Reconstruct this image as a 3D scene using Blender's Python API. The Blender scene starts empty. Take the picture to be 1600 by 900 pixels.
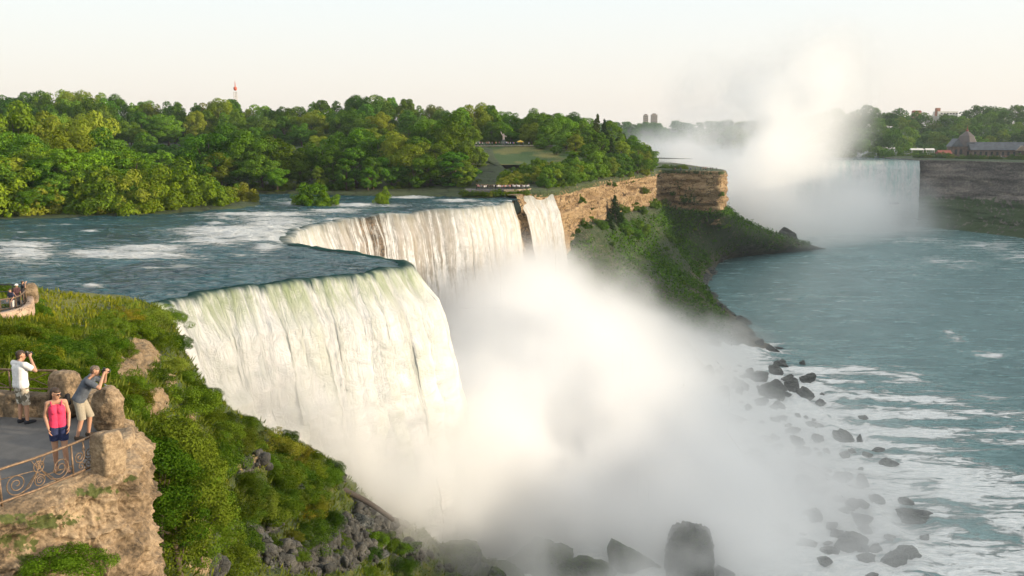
import bpy, bmesh, math, random
import numpy as np
from mathutils import Vector, Matrix

sc = bpy.context.scene
R = math.radians
# ---------------------------------------------------------------- camera, sky, sun, exposure
F = 1400.0                       # focal length in pixels of the 1600 px wide photograph
PITCH = math.atan(240.0 / F)     # horizon at y = 210
CAM_Z = 20.0
cam_d = bpy.data.cameras.new("camera")
cam = bpy.data.objects.new("camera", cam_d)
sc.collection.objects.link(cam)
cam_d.sensor_width = 36.0
cam_d.lens = 36.0 * F / 1600.0
cam_d.clip_start = 0.1
cam_d.clip_end = 20000.0
cam.location = (0, 0, CAM_Z)
cam.rotation_euler = (R(90) - PITCH, 0, 0)
sc.camera = cam

SUN_EL, SUN_AZ = R(7.5), R(102)   # azimuth clockwise from +Y (view direction): the sun stands to the right
world = bpy.data.worlds.new("World")
sc.world = world
world.use_nodes = True
wt = world.node_tree
wt.nodes.clear()
wo = wt.nodes.new("ShaderNodeOutputWorld")
wb = wt.nodes.new("ShaderNodeBackground")
sky = wt.nodes.new("ShaderNodeTexSky")
sky.sky_type = 'NISHITA'
sky.sun_disc = False
sky.sun_elevation = SUN_EL
sky.sun_rotation = SUN_AZ
sky.altitude = 200
sky.air_density = 1.0
sky.dust_density = 5.0
sky.ozone_density = 1.0
wmix = wt.nodes.new("ShaderNodeMix")
wmix.data_type = 'RGBA'
wmix.inputs[0].default_value = 0.80
# thin bright veil of high evening cloud: warm where the air is thick, cooler overhead
wg = wt.nodes.new("ShaderNodeTexCoord")
wz = wt.nodes.new("ShaderNodeSeparateXYZ")
wr = wt.nodes.new("ShaderNodeValToRGB")
wt.links.new(wg.outputs["Generated"], wz.inputs[0])
wt.links.new(wz.outputs[2], wr.inputs[0])
for e, (p_, c_) in zip([wr.color_ramp.elements[0], wr.color_ramp.elements[1], wr.color_ramp.elements.new(.05), wr.color_ramp.elements.new(.16)],
                       [(0.0, (.99, .87, .76)), (1.0, (.70, .86, 1.0)), (.05, (.97, .915, .835)), (.16, (.885, .945, .955))]):
    e.position = p_
    e.color = (*c_, 1)
wv = wt.nodes.new("ShaderNodeMix")
wv.data_type = 'RGBA'
wv.blend_type = 'MULTIPLY'
wv.inputs[0].default_value = 1.0
wv.inputs[7].default_value = (5.15, 5.15, 5.15, 1)
wt.links.new(wr.outputs[0], wv.inputs[6])
wt.links.new(wv.outputs[2], wmix.inputs[7])
wt.links.new(sky.outputs[0], wmix.inputs[6])
wt.links.new(wmix.outputs[2], wb.inputs[0])
wb.inputs[1].default_value = 0.15
wt.links.new(wb.outputs[0], wo.inputs[0])

sun_d = bpy.data.lights.new("sun", 'SUN')
sun_d.energy = 4.1
sun_d.angle = R(0.6)
sun_d.color = (1.0, 0.82, 0.60)
sun = bpy.data.objects.new("sun", sun_d)
sc.collection.objects.link(sun)
sdir = Vector((math.sin(SUN_AZ) * math.cos(SUN_EL), math.cos(SUN_AZ) * math.cos(SUN_EL), math.sin(SUN_EL)))
sun.rotation_euler = sdir.to_track_quat('Z', 'Y').to_euler()

sc.view_settings.view_transform = 'Standard'
sc.view_settings.look = 'None'
sc.view_settings.gamma = 1.0
sc.view_settings.exposure = 0.66
sc.view_settings.use_curve_mapping = False
sc.render.engine = 'CYCLES'
cy = sc.cycles
cy.use_denoising = True
cy.max_bounces = 18
cy.diffuse_bounces = 2
cy.glossy_bounces = 2
cy.transmission_bounces = 2
cy.transparent_max_bounces = 8
cy.volume_bounces = 16
cy.volume_step_rate = 1.0
cy.volume_max_steps = 256
cy.use_adaptive_sampling = True
cy.adaptive_threshold = 0.03
cy.caustics_reflective = False
cy.caustics_refractive = False

rng = np.random.default_rng(7)
random.seed(7)
col = sc.collection
SP, CP = math.sin(PITCH), math.cos(PITCH)

def P(px, py, d):
    """World point seen at photograph pixel (px, py) at forward distance d."""
    u, v = (px - 800.0) / F, (450.0 - py) / F
    dy = CP + v * SP
    dz = -SP + v * CP
    k = d / dy
    return np.array((u * k, d, CAM_Z + dz * k))

def PZ(px, py, z):
    u, v = (px - 800.0) / F, (450.0 - py) / F
    dy = CP + v * SP
    dz = -SP + v * CP
    k = (z - CAM_Z) / dz
    return np.array((u * k, dy * k, z))

def project(p):
    p = np.asarray(p, float)
    y, z = p[..., 1], p[..., 2] - CAM_Z
    fwd = y * CP - z * SP
    up = y * SP + z * CP
    fwd = np.maximum(fwd, 0.01)
    return 800 + F * p[..., 0] / fwd, 450 - F * up / fwd

# ---------------------------------------------------------------- noise
def _h(ix, iy, iz, s):
    n = (ix * 374761393 + iy * 668265263 + iz * 1440662683 + s * 974634211) & 0xffffffff
    n = ((n ^ (n >> 13)) * 1274126177) & 0xffffffff
    n = ((n ^ (n >> 15)) * 2246822519) & 0xffffffff
    return ((n ^ (n >> 16)) & 0xffff) / 32767.5 - 1.0

def vnoise(p, s=0):
    p = np.asarray(p, float)
    i = np.floor(p).astype(np.int64)
    f = p - i
    u = f * f * (3 - 2 * f)
    x, y, z = i[..., 0], i[..., 1], i[..., 2]
    ux, uy, uz = u[..., 0], u[..., 1], u[..., 2]
    def L(a, b, t): return a + (b - a) * t
    return L(L(L(_h(x, y, z, s), _h(x + 1, y, z, s), ux), L(_h(x, y + 1, z, s), _h(x + 1, y + 1, z, s), ux), uy),
             L(L(_h(x, y, z + 1, s), _h(x + 1, y, z + 1, s), ux), L(_h(x, y + 1, z + 1, s), _h(x + 1, y + 1, z + 1, s), ux), uy), uz)

def fbm(p, o=4, s=0, ridged=False):
    p = np.asarray(p, float)
    a, t, r = 1.0, 0.0, 0.0
    for k in range(o):
        n = vnoise(p, s + k * 17)
        if ridged: n = 1 - 2 * np.abs(n)
        r = r + a * n
        t += a
        a *= 0.5
        p = p * 2.03 + 7.1
    return r / t

def sstep(a, b, x):
    t = np.clip((x - a) / (b - a), 0, 1)
    return t * t * (3 - 2 * t)

def cr(pts, n, closed=False):
    """Catmull-Rom through pts[k, ...] sampled at n points, uniform in index."""
    pts = np.asarray(pts, float)
    k = len(pts)
    t = np.linspace(0, k - 1, n)
    i = np.clip(np.floor(t).astype(int), 0, k - 2)
    f = (t - i).reshape((-1,) + (1,) * (pts.ndim - 1))
    p1, p2 = pts[i], pts[i + 1]
    p0 = np.where((i > 0).reshape(f.shape), pts[np.maximum(i - 1, 0)], 2 * p1 - p2)
    p3 = np.where((i < k - 2).reshape(f.shape), pts[np.minimum(i + 2, k - 1)], 2 * p2 - p1)
    return 0.5 * (2 * p1 + (p2 - p0) * f + (2 * p0 - 5 * p1 + 4 * p2 - p3) * f ** 2 + (3 * p1 - p0 - 3 * p2 + p3) * f ** 3)

def resample(poly, n):
    """Even arc-length resampling of a polyline."""
    poly = np.asarray(poly, float)
    s = np.concatenate([[0], np.cumsum(np.linalg.norm(np.diff(poly, axis=0), axis=1))])
    t = np.linspace(0, s[-1], n)
    return np.stack([np.interp(t, s, poly[:, k]) for k in range(poly.shape[1])], 1)

# ---------------------------------------------------------------- mesh helpers
def mesh_from(name, V, Fc, smooth=True):
    me = bpy.data.meshes.new(name)
    V = np.asarray(V, np.float32).reshape(-1, 3)
    Fc = np.asarray(Fc, np.int32)
    nf, k = Fc.shape
    me.vertices.add(len(V))
    me.vertices.foreach_set("co", V.ravel())
    me.loops.add(nf * k)
    me.loops.foreach_set("vertex_index", Fc.ravel())
    me.polygons.add(nf)
    me.polygons.foreach_set("loop_start", np.arange(0, nf * k, k, dtype=np.int32))
    me.polygons.foreach_set("loop_total", np.full(nf, k, np.int32))
    if smooth:
        me.polygons.foreach_set("use_smooth", np.ones(nf, bool))
    me.update()
    me.validate()
    return me

def obj(name, me, mat=None, parent=None, loc=None):
    o = bpy.data.objects.new(name, me)
    col.objects.link(o)
    if mat is not None:
        if len(me.materials) == 0: me.materials.append(mat)
    if parent is not None: o.parent = parent
    if loc is not None: o.location = loc
    return o

def empty(name, loc=(0, 0, 0)):
    o = bpy.data.objects.new(name, None)
    col.objects.link(o)
    o.location = loc
    o.empty_display_size = 0.3
    return o

def tag(o, label, cat, group=None):
    o["label"] = label
    o["category"] = cat
    if group: o["group"] = group
    return o

def struct(o):
    o["kind"] = "structure"
    return o

def attr(me, name, vals):
    a = me.attributes.new(name, 'FLOAT', 'POINT')
    a.data.foreach_set("value", np.asarray(vals, np.float32).ravel())

def grid_faces(r, c, wrap=False):
    i = np.arange(r - 1)[:, None] * c
    j = np.arange(c if wrap else c - 1)[None, :]
    j2 = (j + 1) % c
    return np.stack([i + j, i + j2, i + c + j2, i + c + j], -1).reshape(-1, 4)

def grid_mesh(name, G, uv=None, flip=False, wrap=False):
    r, c, _ = G.shape
    Fc = grid_faces(r, c, wrap)
    if flip: Fc = Fc[:, ::-1]
    me = mesh_from(name, G.reshape(-1, 3), Fc)
    if uv is not None:
        l = me.uv_layers.new(name="UVMap")
        l.data.foreach_set("uv", np.asarray(uv, np.float32).reshape(-1, 2)[Fc.ravel()].ravel())
    return me

def densify(ctrl, nr, nc):
    """ctrl[r][c][3] -> dense grid by Catmull-Rom both ways."""
    a = cr(np.asarray(ctrl, float), nr)
    return cr(a.transpose(1, 0, 2), nc).transpose(1, 0, 2)

def grid_normals(G):
    du = np.gradient(G, axis=1)
    dv = np.gradient(G, axis=0)
    n = np.cross(du, dv)
    return n / np.maximum(np.linalg.norm(n, axis=-1, keepdims=True), 1e-9)

class MB:
    """Collects primitive shapes into one mesh."""
    def __init__(s): s.v, s.f, s.n = [], [], 0
    def add(s, V, Fs):
        V = np.asarray(V, float).reshape(-1, 3)
        for f in Fs: s.f.append([int(i) + s.n for i in f])
        s.v.append(V); s.n += len(V)
        return s
    def box(s, c, size, rz=0.0, taper=1.0):
        x, y, z = np.array(size) / 2
        V = np.array([[-x, -y, -z], [x, -y, -z], [x, y, -z], [-x, y, -z], [-x * taper, -y * taper, z], [x * taper, -y * taper, z], [x * taper, y * taper, z], [-x * taper, y * taper, z]])
        cz, sz = math.cos(rz), math.sin(rz)
        V = np.stack([V[:, 0] * cz - V[:, 1] * sz, V[:, 0] * sz + V[:, 1] * cz, V[:, 2]], 1) + np.array(c)
        return s.add(V, [(3, 2, 1, 0), (4, 5, 6, 7), (0, 1, 5, 4), (1, 2, 6, 5), (2, 3, 7, 6), (3, 0, 4, 7)])
    def tube(s, pts, rad, n=8, cap=True):
        pts = np.asarray(pts, float)
        k = len(pts)
        rad = np.broadcast_to(np.asarray(rad, float), (k,))
        T = np.gradient(pts, axis=0)
        T /= np.maximum(np.linalg.norm(T, axis=1, keepdims=True), 1e-9)
        up = np.array((0, 0, 1.0)) if abs(T[0][2]) < 0.9 else np.array((1.0, 0, 0))
        a = np.linspace(0, 2 * math.pi, n, endpoint=False)
        V = []
        for i in range(k):
            x = np.cross(up, T[i]); x /= max(np.linalg.norm(x), 1e-9)
            y = np.cross(T[i], x)
            up = y
            V.append(pts[i] + rad[i] * (np.cos(a)[:, None] * x + np.sin(a)[:, None] * y))
        Fs = [tuple(q) for q in grid_faces(k, n, True)]
        if cap: Fs += [tuple(range(n))[::-1], tuple(range((k - 1) * n, k * n))]
        return s.add(np.concatenate(V), Fs)
    def ball(s, c, r, nu=10, nv=7):
        r = np.broadcast_to(np.asarray(r, float), (3,))
        V = [np.array((0, 0, -1.0))]
        for j in range(1, nv):
            t = -math.pi / 2 + math.pi * j / nv
            for i in range(nu):
                a = 2 * math.pi * i / nu
                V.append(np.array((math.cos(t) * math.cos(a), math.cos(t) * math.sin(a), math.sin(t))))
        V.append(np.array((0, 0, 1.0)))
        V = np.array(V) * r + np.array(c)
        Fs = []
        for i in range(nu):
            Fs.append((0, 1 + (i + 1) % nu, 1 + i))
            for j in range(nv - 2):
                b = 1 + j * nu
                Fs.append((b + i, b + (i + 1) % nu, b + nu + (i + 1) % nu, b + nu + i))
            b = 1 + (nv - 2) * nu
            Fs.append((b + i, b + (i + 1) % nu, len(V) - 1))
        return s.add(V, Fs)
    def prism(s, outline, z0, z1):
        k = len(outline)
        o = np.asarray(outline, float)
        V = np.concatenate([np.c_[o, np.full(k, z0)], np.c_[o, np.full(k, z1)]])
        Fs = [tuple(range(k))[::-1], tuple(range(k, 2 * k))] + [(i, (i + 1) % k, k + (i + 1) % k, k + i) for i in range(k)]
        return s.add(V, Fs)
    def mesh(s, name, smooth=False):
        me = bpy.data.meshes.new(name)
        me.from_pydata([tuple(v) for v in np.concatenate(s.v)], [], s.f)
        if smooth:
            me.polygons.foreach_set("use_smooth", np.ones(len(me.polygons), bool))
        me.update()
        return me
    def build(s, name, mat, parent=None, smooth=False, loc=None):
        return obj(name, s.mesh(name, smooth), mat, parent, loc)

# ---------------------------------------------------------------- materials
class NT:
    def __init__(s, name):
        s.m = bpy.data.materials.new(name)
        s.m.use_nodes = True
        s.t = s.m.node_tree
        s.t.nodes.clear()
        s.out = s.t.nodes.new("ShaderNodeOutputMaterial")
    def n(s, typ, ins=None, **kw):
        nd = s.t.nodes.new("ShaderNode" + typ)
        for k, v in kw.items(): setattr(nd, k, v)
        for k, v in (ins or {}).items():
            sock = nd.inputs[k]
            if isinstance(v, bpy.types.NodeSocket): s.t.links.new(v, sock)
            elif isinstance(v, (tuple, list)) and len(v) == 3 and sock.type == 'RGBA': sock.default_value = (*v, 1)
            else: sock.default_value = v
        return nd
    def math(s, op, a, b=0.0, c=0.0, clamp=False):
        return s.n("Math", {0: a, 1: b, 2: c}, operation=op, use_clamp=clamp).outputs[0]
    def mix(s, f, a, b, blend='MIX'):
        return s.n("Mix", {0: f, 6: a, 7: b}, data_type='RGBA', blend_type=blend).outputs[2]
    def ramp(s, f, stops, interp='LINEAR'):
        nd = s.n("ValToRGB", {0: f})
        cr_ = nd.color_ramp
        cr_.interpolation = interp
        while len(cr_.elements) < len(stops): cr_.elements.new(0.5)
        for e, (p, c) in zip(cr_.elements, stops):
            e.position = p
            e.color = (*c, 1) if len(c) == 3 else c
        return nd.outputs[0]
    def rng(s, v, a, b, c=0.0, d=1.0, smooth=True):
        return s.n("MapRange", {0: v, 1: a, 2: b, 3: c, 4: d}, interpolation_type='SMOOTHSTEP' if smooth else 'LINEAR').outputs[0]
    def pos(s): return s.n("NewGeometry").outputs["Position"]
    def ocoord(s): return s.n("TexCoord").outputs["Object"]
    def map(s, v, scale=(1, 1, 1), rot=(0, 0, 0), loc=(0, 0, 0)):
        return s.n("Mapping", {0: v, 1: loc, 2: rot, 3: scale}).outputs[0]
    def noise(s, v, scale, detail=4, rough=0.55, dist=0.0, out=0):
        return s.n("TexNoise", {"Vector": v, "Scale": scale, "Detail": detail, "Roughness": rough, "Distortion": dist}).outputs[out]
    def voro(s, v, scale, feature='F1', out=0, **ins):
        return s.n("TexVoronoi", {"Vector": v, "Scale": scale, **ins}, feature=feature).outputs[out]
    def attr(s, name): return s.n("Attribute", attribute_name=name).outputs["Fac"]
    def bump(s, h, strength=0.5, dist=0.1, normal=None):
        ins = {"Height": h, "Strength": strength, "Distance": dist}
        if normal is not None: ins["Normal"] = normal
        return s.n("Bump", ins).outputs[0]
    def pbr(s, **ins):
        return s.n("BsdfPrincipled", {k.replace("_", " "): v for k, v in ins.items()})
    def done(s, sh, vol=None):
        if sh is not None: s.t.links.new(sh.outputs[0] if not isinstance(sh, bpy.types.NodeSocket) else sh, s.out.inputs[0])
        if vol is not None: s.t.links.new(vol.outputs[0], s.out.inputs[1])
        return s.m

def mat_plain(name, color, rough=0.6, var=0.25, scale=8.0, metal=0.0, bump=0.0):
    t = NT(name)
    o = t.ocoord()
    nz = t.noise(o, scale, 5)
    c = t.mix(t.rng(nz, 0.3, 0.7), tuple(x * (1 - var) for x in color), tuple(min(1, x * (1 + var)) for x in color))
    ins = dict(Base_Color=c, Roughness=rough, Metallic=metal)
    if bump: ins["Normal"] = t.bump(t.noise(o, scale * 4, 5), 0.6, bump)
    return t.done(t.pbr(**ins))

def mat_rock(name, c1, c2, c3, scale=0.35, strata=1.0, bumpd=0.5, moss=True, mossc=(0.05, 0.075, 0.015), cracks=1.0):
    """Layered cliff rock; the vertex attribute 'green' grows moss and grass over it."""
    t = NT(name)
    p = t.pos()
    warp = t.n("VectorMath", {0: t.map(p, (1, 1, 1)), 1: t.n("VectorMath", {0: t.noise(p, scale * 0.6, 3, out=1), 3: 2.2 / scale * 0.35}, operation='SCALE').outputs[0]}, operation='ADD').outputs[0]
    lay = t.noise(t.map(warp, (0.35, 0.35, 2.4 * strata)), scale, 6, 0.62)
    fine = t.noise(p, scale * 7, 6, 0.65)
    crack = t.voro(t.map(warp, (1, 1, 1.6)), scale * 2.2, 'DISTANCE_TO_EDGE')
    k = t.math('ADD', t.math('MULTIPLY', lay, 0.6), t.math('MULTIPLY', fine, 0.4))
    c = t.ramp(k, [(0.37, c1), (0.5, c2), (0.63, c3)])
    c = t.mix(t.rng(t.math('ADD', crack, t.math('MULTIPLY', t.math('SUBTRACT', t.noise(p, scale * 1.3, 3), 0.47), 0.5)), 0.0, 0.05, 1.0 - cracks, 1.0), tuple(x * 0.4 for x in c1), c)
    if moss:
        g = t.math('ADD', t.attr("green"), t.math('MULTIPLY', t.math('SUBTRACT', t.noise(p, scale * 3, 5, 0.6), 0.5), 2.2))
        gc = t.mix(t.noise(p, scale * 9, 4), tuple(x * 0.6 for x in mossc), tuple(x * 1.5 for x in mossc))
        c = t.mix(t.rng(g, 0.42, 0.62), c, gc)
    h = t.math('ADD', t.math('ADD', t.math('MULTIPLY', lay, 1.3), t.math('MULTIPLY', fine, 0.5)), t.rng(crack, 0.0, 0.12, 0.0, 0.35 * cracks))
    return t.done(t.pbr(Base_Color=c, Roughness=0.9, Normal=t.bump(h, 0.9, bumpd)))

def mat_foliage(name, dark, light, dry=(0.16, 0.14, 0.03), transl=0.14):
    t = NT(name)
    oi = t.n("ObjectInfo")
    geo = t.n("NewGeometry")
    leaf = geo.outputs["Random Per Island"]
    c = t.mix(t.rng(t.math('ADD', t.math('MULTIPLY', leaf, 0.6), t.math('MULTIPLY', oi.outputs["Random"], 0.5)), 0.1, 1.0, smooth=False), dark, light)
    c = t.mix(t.math('MULTIPLY', t.rng(oi.outputs["Random"], 0.72, 1.0), 0.45), c, dry)
    c = t.mix(1.0, c, oi.outputs["Color"], 'MULTIPLY')
    d = t.n("BsdfDiffuse", {0: c})
    tr = t.n("BsdfTranslucent", {0: t.mix(1.0, c, (1.15, 1.2, 0.55), 'MULTIPLY')})
    return t.done(t.n("MixShader", {0: transl, 1: d.outputs[0], 2: tr.outputs[0]}))
# ================================================================ THE LARGE STRUCTURE
ZL = -50.0                                     # lower river level; the upper river is z = 0

# brink line of the first fall: x as a function of y
BR = np.array([(70, -66), (90, -56), (104, -45), (112, -38.5), (122, -28), (131, -19.5), (138, -15.6), (144, -17.5), (151, -25), (160, -35), (168, -41.5),
               (185, -45), (207, -43), (222, -34.5), (236, -24), (250, -10.5), (261, -1.5), (266, 0.3), (275, 1.0), (284, 2.5)], float)
def brink_x(y):
    y = np.asarray(y, float)
    b = np.interp(y, BR[:, 0], BR[:, 1])
    w = 0
    for d, k in ((-3, .2), (-1.5, .2), (1.5, .2), (3, .2)):
        w = w + k * np.interp(y + d, BR[:, 0], BR[:, 1])
    b = w + 0.2 * b
    q = np.stack([y * 0.45, y * 0, y * 0], -1)
    return b + 0.8 * fbm(q, 5, 3) + 1.7 * fbm(q * 0.3, 3, 13)

def lip_z(y):
    y = np.asarray(y, float)
    return 0.55 * fbm(np.stack([y * 0.30, y * 0 + 4, y * 0], -1), 5, 19)

# ---------------- water of the upper river
def foam_px(px, py, spots):
    m = np.zeros_like(px)
    for (cx, cy_, rx, ry, s) in spots:
        d = ((px - cx) / rx) ** 2 + ((py - cy_) / ry) ** 2
        m = np.maximum(m, s * np.exp(-d))
    return m

def water_material(name, deep, shallow, rough, wave, stretch, rot, bump_d, foam_scale, foam_stretch, fk=0.36):
    t = NT(name)
    p = t.pos()
    q = t.map(p, stretch, (0, 0, rot))
    w1 = t.noise(q, wave, 6, 0.62, 0.6)
    w2 = t.noise(q, wave * 3.7, 4, 0.6, 0.4)
    big = t.noise(t.map(p, (1, 1, 1), (0, 0, rot)), wave * 0.12, 3)
    h = t.math('ADD', t.math('MULTIPLY', w1, 1.0), t.math('MULTIPLY', w2, 0.35))
    c = t.mix(t.rng(t.math('ADD', t.math('MULTIPLY', big, 0.5), t.math('MULTIPLY', w1, 0.5)), 0.35, 0.68), deep, shallow)
    fq = t.map(p, foam_stretch, (0, 0, rot))
    fn = t.math('ADD', t.math('MULTIPLY', t.noise(fq, foam_scale, 8, 0.66, 1.0), 0.7), t.math('MULTIPLY', t.noise(fq, foam_scale * 4.5, 5, 0.7, 0.8), 0.3))
    fn = t.rng(fn, 0.22, 0.78, smooth=False)
    fo = t.attr("foam")
    fm = t.math('ADD', fn, t.math('MULTIPLY', fo, fk))
    mask = t.rng(fm, 0.66, 0.80)
    fc = t.mix(t.rng(t.noise(fq, foam_scale * 8, 4), 0.3, 0.7), (0.60, 0.64, 0.64), (0.86, 0.87, 0.85))
    c2 = t.mix(t.rng(fm, 0.55, 0.72), c, tuple(min(1, x * 1.5 + 0.02) for x in shallow))
    c3 = t.mix(mask, c2, fc)
    hh = t.math('ADD', h, t.math('MULTIPLY', mask, 0.8))
    s = t.pbr(Base_Color=c3, Roughness=t.math('ADD', rough, t.math('MULTIPLY', mask, 0.5)), IOR=1.33,
              Normal=t.bump(hh, 1.0, bump_d))
    return t.done(s)

M_river = water_material("river_water", (0.006, 0.034, 0.048), (0.035, 0.135, 0.160), 0.13, 0.50, (0.5, 1.3, 1), R(-20), 2.4, 0.50, (0.24, 1.9, 1), .48)
ys = np.concatenate([np.arange(78, 150, 0.5), np.arange(150, 300, 0.8), np.linspace(300, 480, 90)])
ts = np.concatenate([[0.0], np.cumsum(np.linspace(0.35, 2.4, 230))])
YY, TT = np.meshgrid(ys, ts, indexing='ij')
XX = brink_x(YY) - 0.8 - TT
ZZ = np.zeros_like(XX)
G = np.stack([XX, YY, ZZ], -1)
px, py = project(G)
UP_FOAM = [(190, 401, 120, 6, 1), (225, 389, 75, 7, .9), (150, 396, 60, 5, .9), (370, 366, 95, 14, 1.0), (330, 378, 70, 8, .9), (420, 350, 70, 12, 1.0), (440, 372, 50, 9, 1),
           (410, 335, 90, 4, .9), (350, 343, 40, 4, .6), (30, 398, 60, 15, .85), (40, 384, 60, 5, .9), (141, 361, 14, 2.5, .8), (338, 350, 22, 3, .9), (231, 420, 24, 3, .6),
           (285, 418, 40, 3, .65), (143, 448, 26, 5, .85), (415, 388, 22, 6, 1), (60, 434, 40, 3, .5), (640, 309, 40, 2.5, .9), (715, 314, 40, 2.5, .9), (555, 321, 40, 3, .9), (520, 330, 50, 4, .8),
           (470, 318, 60, 4, .85), (610, 322, 50, 2.5, .6), (780, 318, 40, 2, .5), (700, 322, 80, 1.8, .5), (90, 352, 60, 2, .45), (300, 273, 30, 3, .9), (340, 302, 40, 2, .6), (20, 420, 40, 3, .5), (380, 400, 60, 3, .4)]
fo = foam_px(px, py, UP_FOAM)
fo = fo + 0.34 * fbm(G * np.array((.03, .09, 1)), 4, 5)
wav = 0.30 * fbm(G * np.array((0.25, 0.55, 1)), 4, 2) + 0.16 * fbm(G * 1.1, 3, 4)
rap = np.clip(fo, 0, 1)
G[..., 2] = wav + rap * (0.5 * fbm(G * np.array((0.25, 0.6, 1)), 4, 9) + 0.25) * np.clip(TT / 6, 0, 1)
G[..., 2] *= np.clip(TT / 4, 0, 1)
G[..., 2] -= 0.4 * np.exp(-TT / 1.5) - 0.1
G[..., 2] += lip_z(YY) * np.exp(-TT / 3.0)
fo = np.maximum(fo, 0.9 * np.exp(-TT / 4.0) * sstep(-.05, .35, fbm(np.stack([YY * .22, TT * .1, YY * 0], -1), 4, 23)) * sstep(150, 172, YY))
me = grid_mesh("upper_river", G, flip=False)
attr(me, "foam", fo)
struct(obj("upper_river", me, M_river))

# ---------------- the curtains of falling water
def fall_material(name, tint, veil, green, streak=1.0):
    t = NT(name)
    uv = t.n("UVMap").outputs[0]
    xyz = t.n("SeparateXYZ", {0: uv})
    warp = t.noise(t.map(uv, (0.25, 0.1, 1)), 1.0, 3, out=1)
    q = t.n("VectorMath", {0: t.map(uv, (1.0 * streak, 0.05, 1)), 1: t.n("VectorMath", {0: warp, 3: 0.7}, operation='SCALE').outputs[0]}, operation='ADD').outputs[0]
    s1 = t.noise(q, 0.55, 5, 0.6, 0.3)
    s2 = t.noise(t.map(uv, (3.2 * streak, 0.22, 1)), 1.0, 5, 0.65, 0.5)
    cl = t.noise(t.map(uv, (0.7, 0.45, 1)), 1.0, 10, 0.70, 0.8)
    k = t.math('ADD', t.math('MULTIPLY', s1, 0.5), t.math('ADD', t.math('MULTIPLY', s2, 0.3), t.math('MULTIPLY', cl, 0.2)))
    white = t.mix(t.rng(cl, 0.34, 0.64), (0.68, 0.71, 0.72), (0.88, 0.88, 0.88))
    c = t.mix(t.rng(k, 0.36, 0.56), tint, white)
    top = t.math('MULTIPLY', t.rng(xyz.outputs[1], 0.5, 6.0, 1.0, 0.0), t.attr("lip"))
    c = t.mix(t.math('MULTIPLY', top, t.rng(k, 0.62, 0.40)), c, green)
    edge = t.noise(t.map(uv, (0.55, 0.0, 1)), 1.0, 5, 0.6)
    lip = t.math('MULTIPLY', t.math('SUBTRACT', t.math('MULTIPLY', t.math('SUBTRACT', edge, 0.42), 5.5), xyz.outputs[1]), t.attr("lip"))
    c = t.mix(t.rng(t.math('ADD', lip, t.math('MULTIPLY', t.math('SUBTRACT', s2, 0.5), 2.5)), -0.6, 1.2), c, (0.020, 0.075, 0.070))
    h = t.math('ADD', t.math('MULTIPLY', s1, 1.2), t.math('ADD', t.math('MULTIPLY', s2, 0.4), t.math('MULTIPLY', cl, 1.4)))
    d = t.n("BsdfDiffuse", {0: c, 2: t.bump(h, 0.9, 0.8)})
    tl = t.n("BsdfTranslucent", {0: (0.85, 0.86, 0.82)})
    sh = t.n("MixShader", {0: 0.25, 1: d.outputs[0], 2: tl.outputs[0]})
    a = t.rng(t.math('ADD', k, t.math('MULTIPLY', t.rng(xyz.outputs[1], 2, 26), 0.10)), 0.40, 0.62)
    a = t.math('MAXIMUM', a, t.math('SUBTRACT', 1.0, t.math('MULTIPLY', t.attr("veil"), veil)))
    sh2 = t.n("MixShader", {0: a, 1: t.n("BsdfTransparent").outputs[0], 2: sh.outputs[0]})
    return t.done(sh2)

def curtain(name, path, H, A, mat, nv, billow, fold, veilf, lipf, seed, z0=0.0, smooth_n=9):
    """path: plan points along the lip, gorge on the right hand going along it. Returns the mesh object."""
    n = len(path)
    T = np.gradient(path, axis=0)
    Nn = np.stack([T[:, 1], -T[:, 0]], 1)
    for _ in range(smooth_n):
        Nn = np.concatenate([Nn[:1], (Nn[:-2] + Nn[1:-1] * 2 + Nn[2:]) / 4, Nn[-1:]])
    Nn /= np.linalg.norm(Nn, axis=1, keepdims=True)
    arc = np.concatenate([[0], np.cumsum(np.linalg.norm(np.diff(path, axis=0), axis=1))])
    s = np.concatenate([np.linspace(-1, 0, 5)[:-1], np.linspace(0, 1, nv) ** 1.25])
    G = np.zeros((len(s), n, 3))
    for i, v in enumerate(s):
        if v < 0:
            off, drop = v * 2.2, -0.12 * (1 + v)
        else:
            drop = 0.12 + H * v
            off = A * math.sqrt(v) * min(1, v * 6 + 0.25)
        G[i, :, :2] = path + Nn * off
        G[i, :, 2] = z0 - drop + (lip_z(path[:, 1]) if z0 == 0 and path[0, 1] < 400 else 0)
    vv = np.clip(s, 0, 1)[:, None] * np.ones((1, n))
    q = np.stack([arc[None] * np.ones_like(vv), vv * H, np.zeros_like(vv)], -1)
    f = fold * (0.22 * fbm(q * np.array((0.30, 0.025, 1)), 3, seed, True) + 0.16 * fbm(q * np.array((0.9, 0.06, 1)), 4, seed + 5, True)
                + (0.3 + 0.9 * vv) * fbm(q * np.array((0.45, 0.30, 1)), 6, seed + 3))
    f = f * np.clip(vv * 6, 0, 1)
    b = billow(q) * (fbm(q * np.array((0.16, 0.20, 1)), 5, seed + 9, True) + 0.35)
    G[..., :2] += (Nn[None] * (f + b)[..., None])
    G[..., 2] += 0.25 * b * (vv > 0.02)
    uv = np.stack([q[..., 0], np.where(s[:, None] < 0, s[:, None] * 2.2, vv * H)], -1)
    me = grid_mesh(name, G, uv)
    attr(me, "veil", veilf(q))
    attr(me, "lip", lipf(q))
    return obj(name, me, mat)

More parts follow.
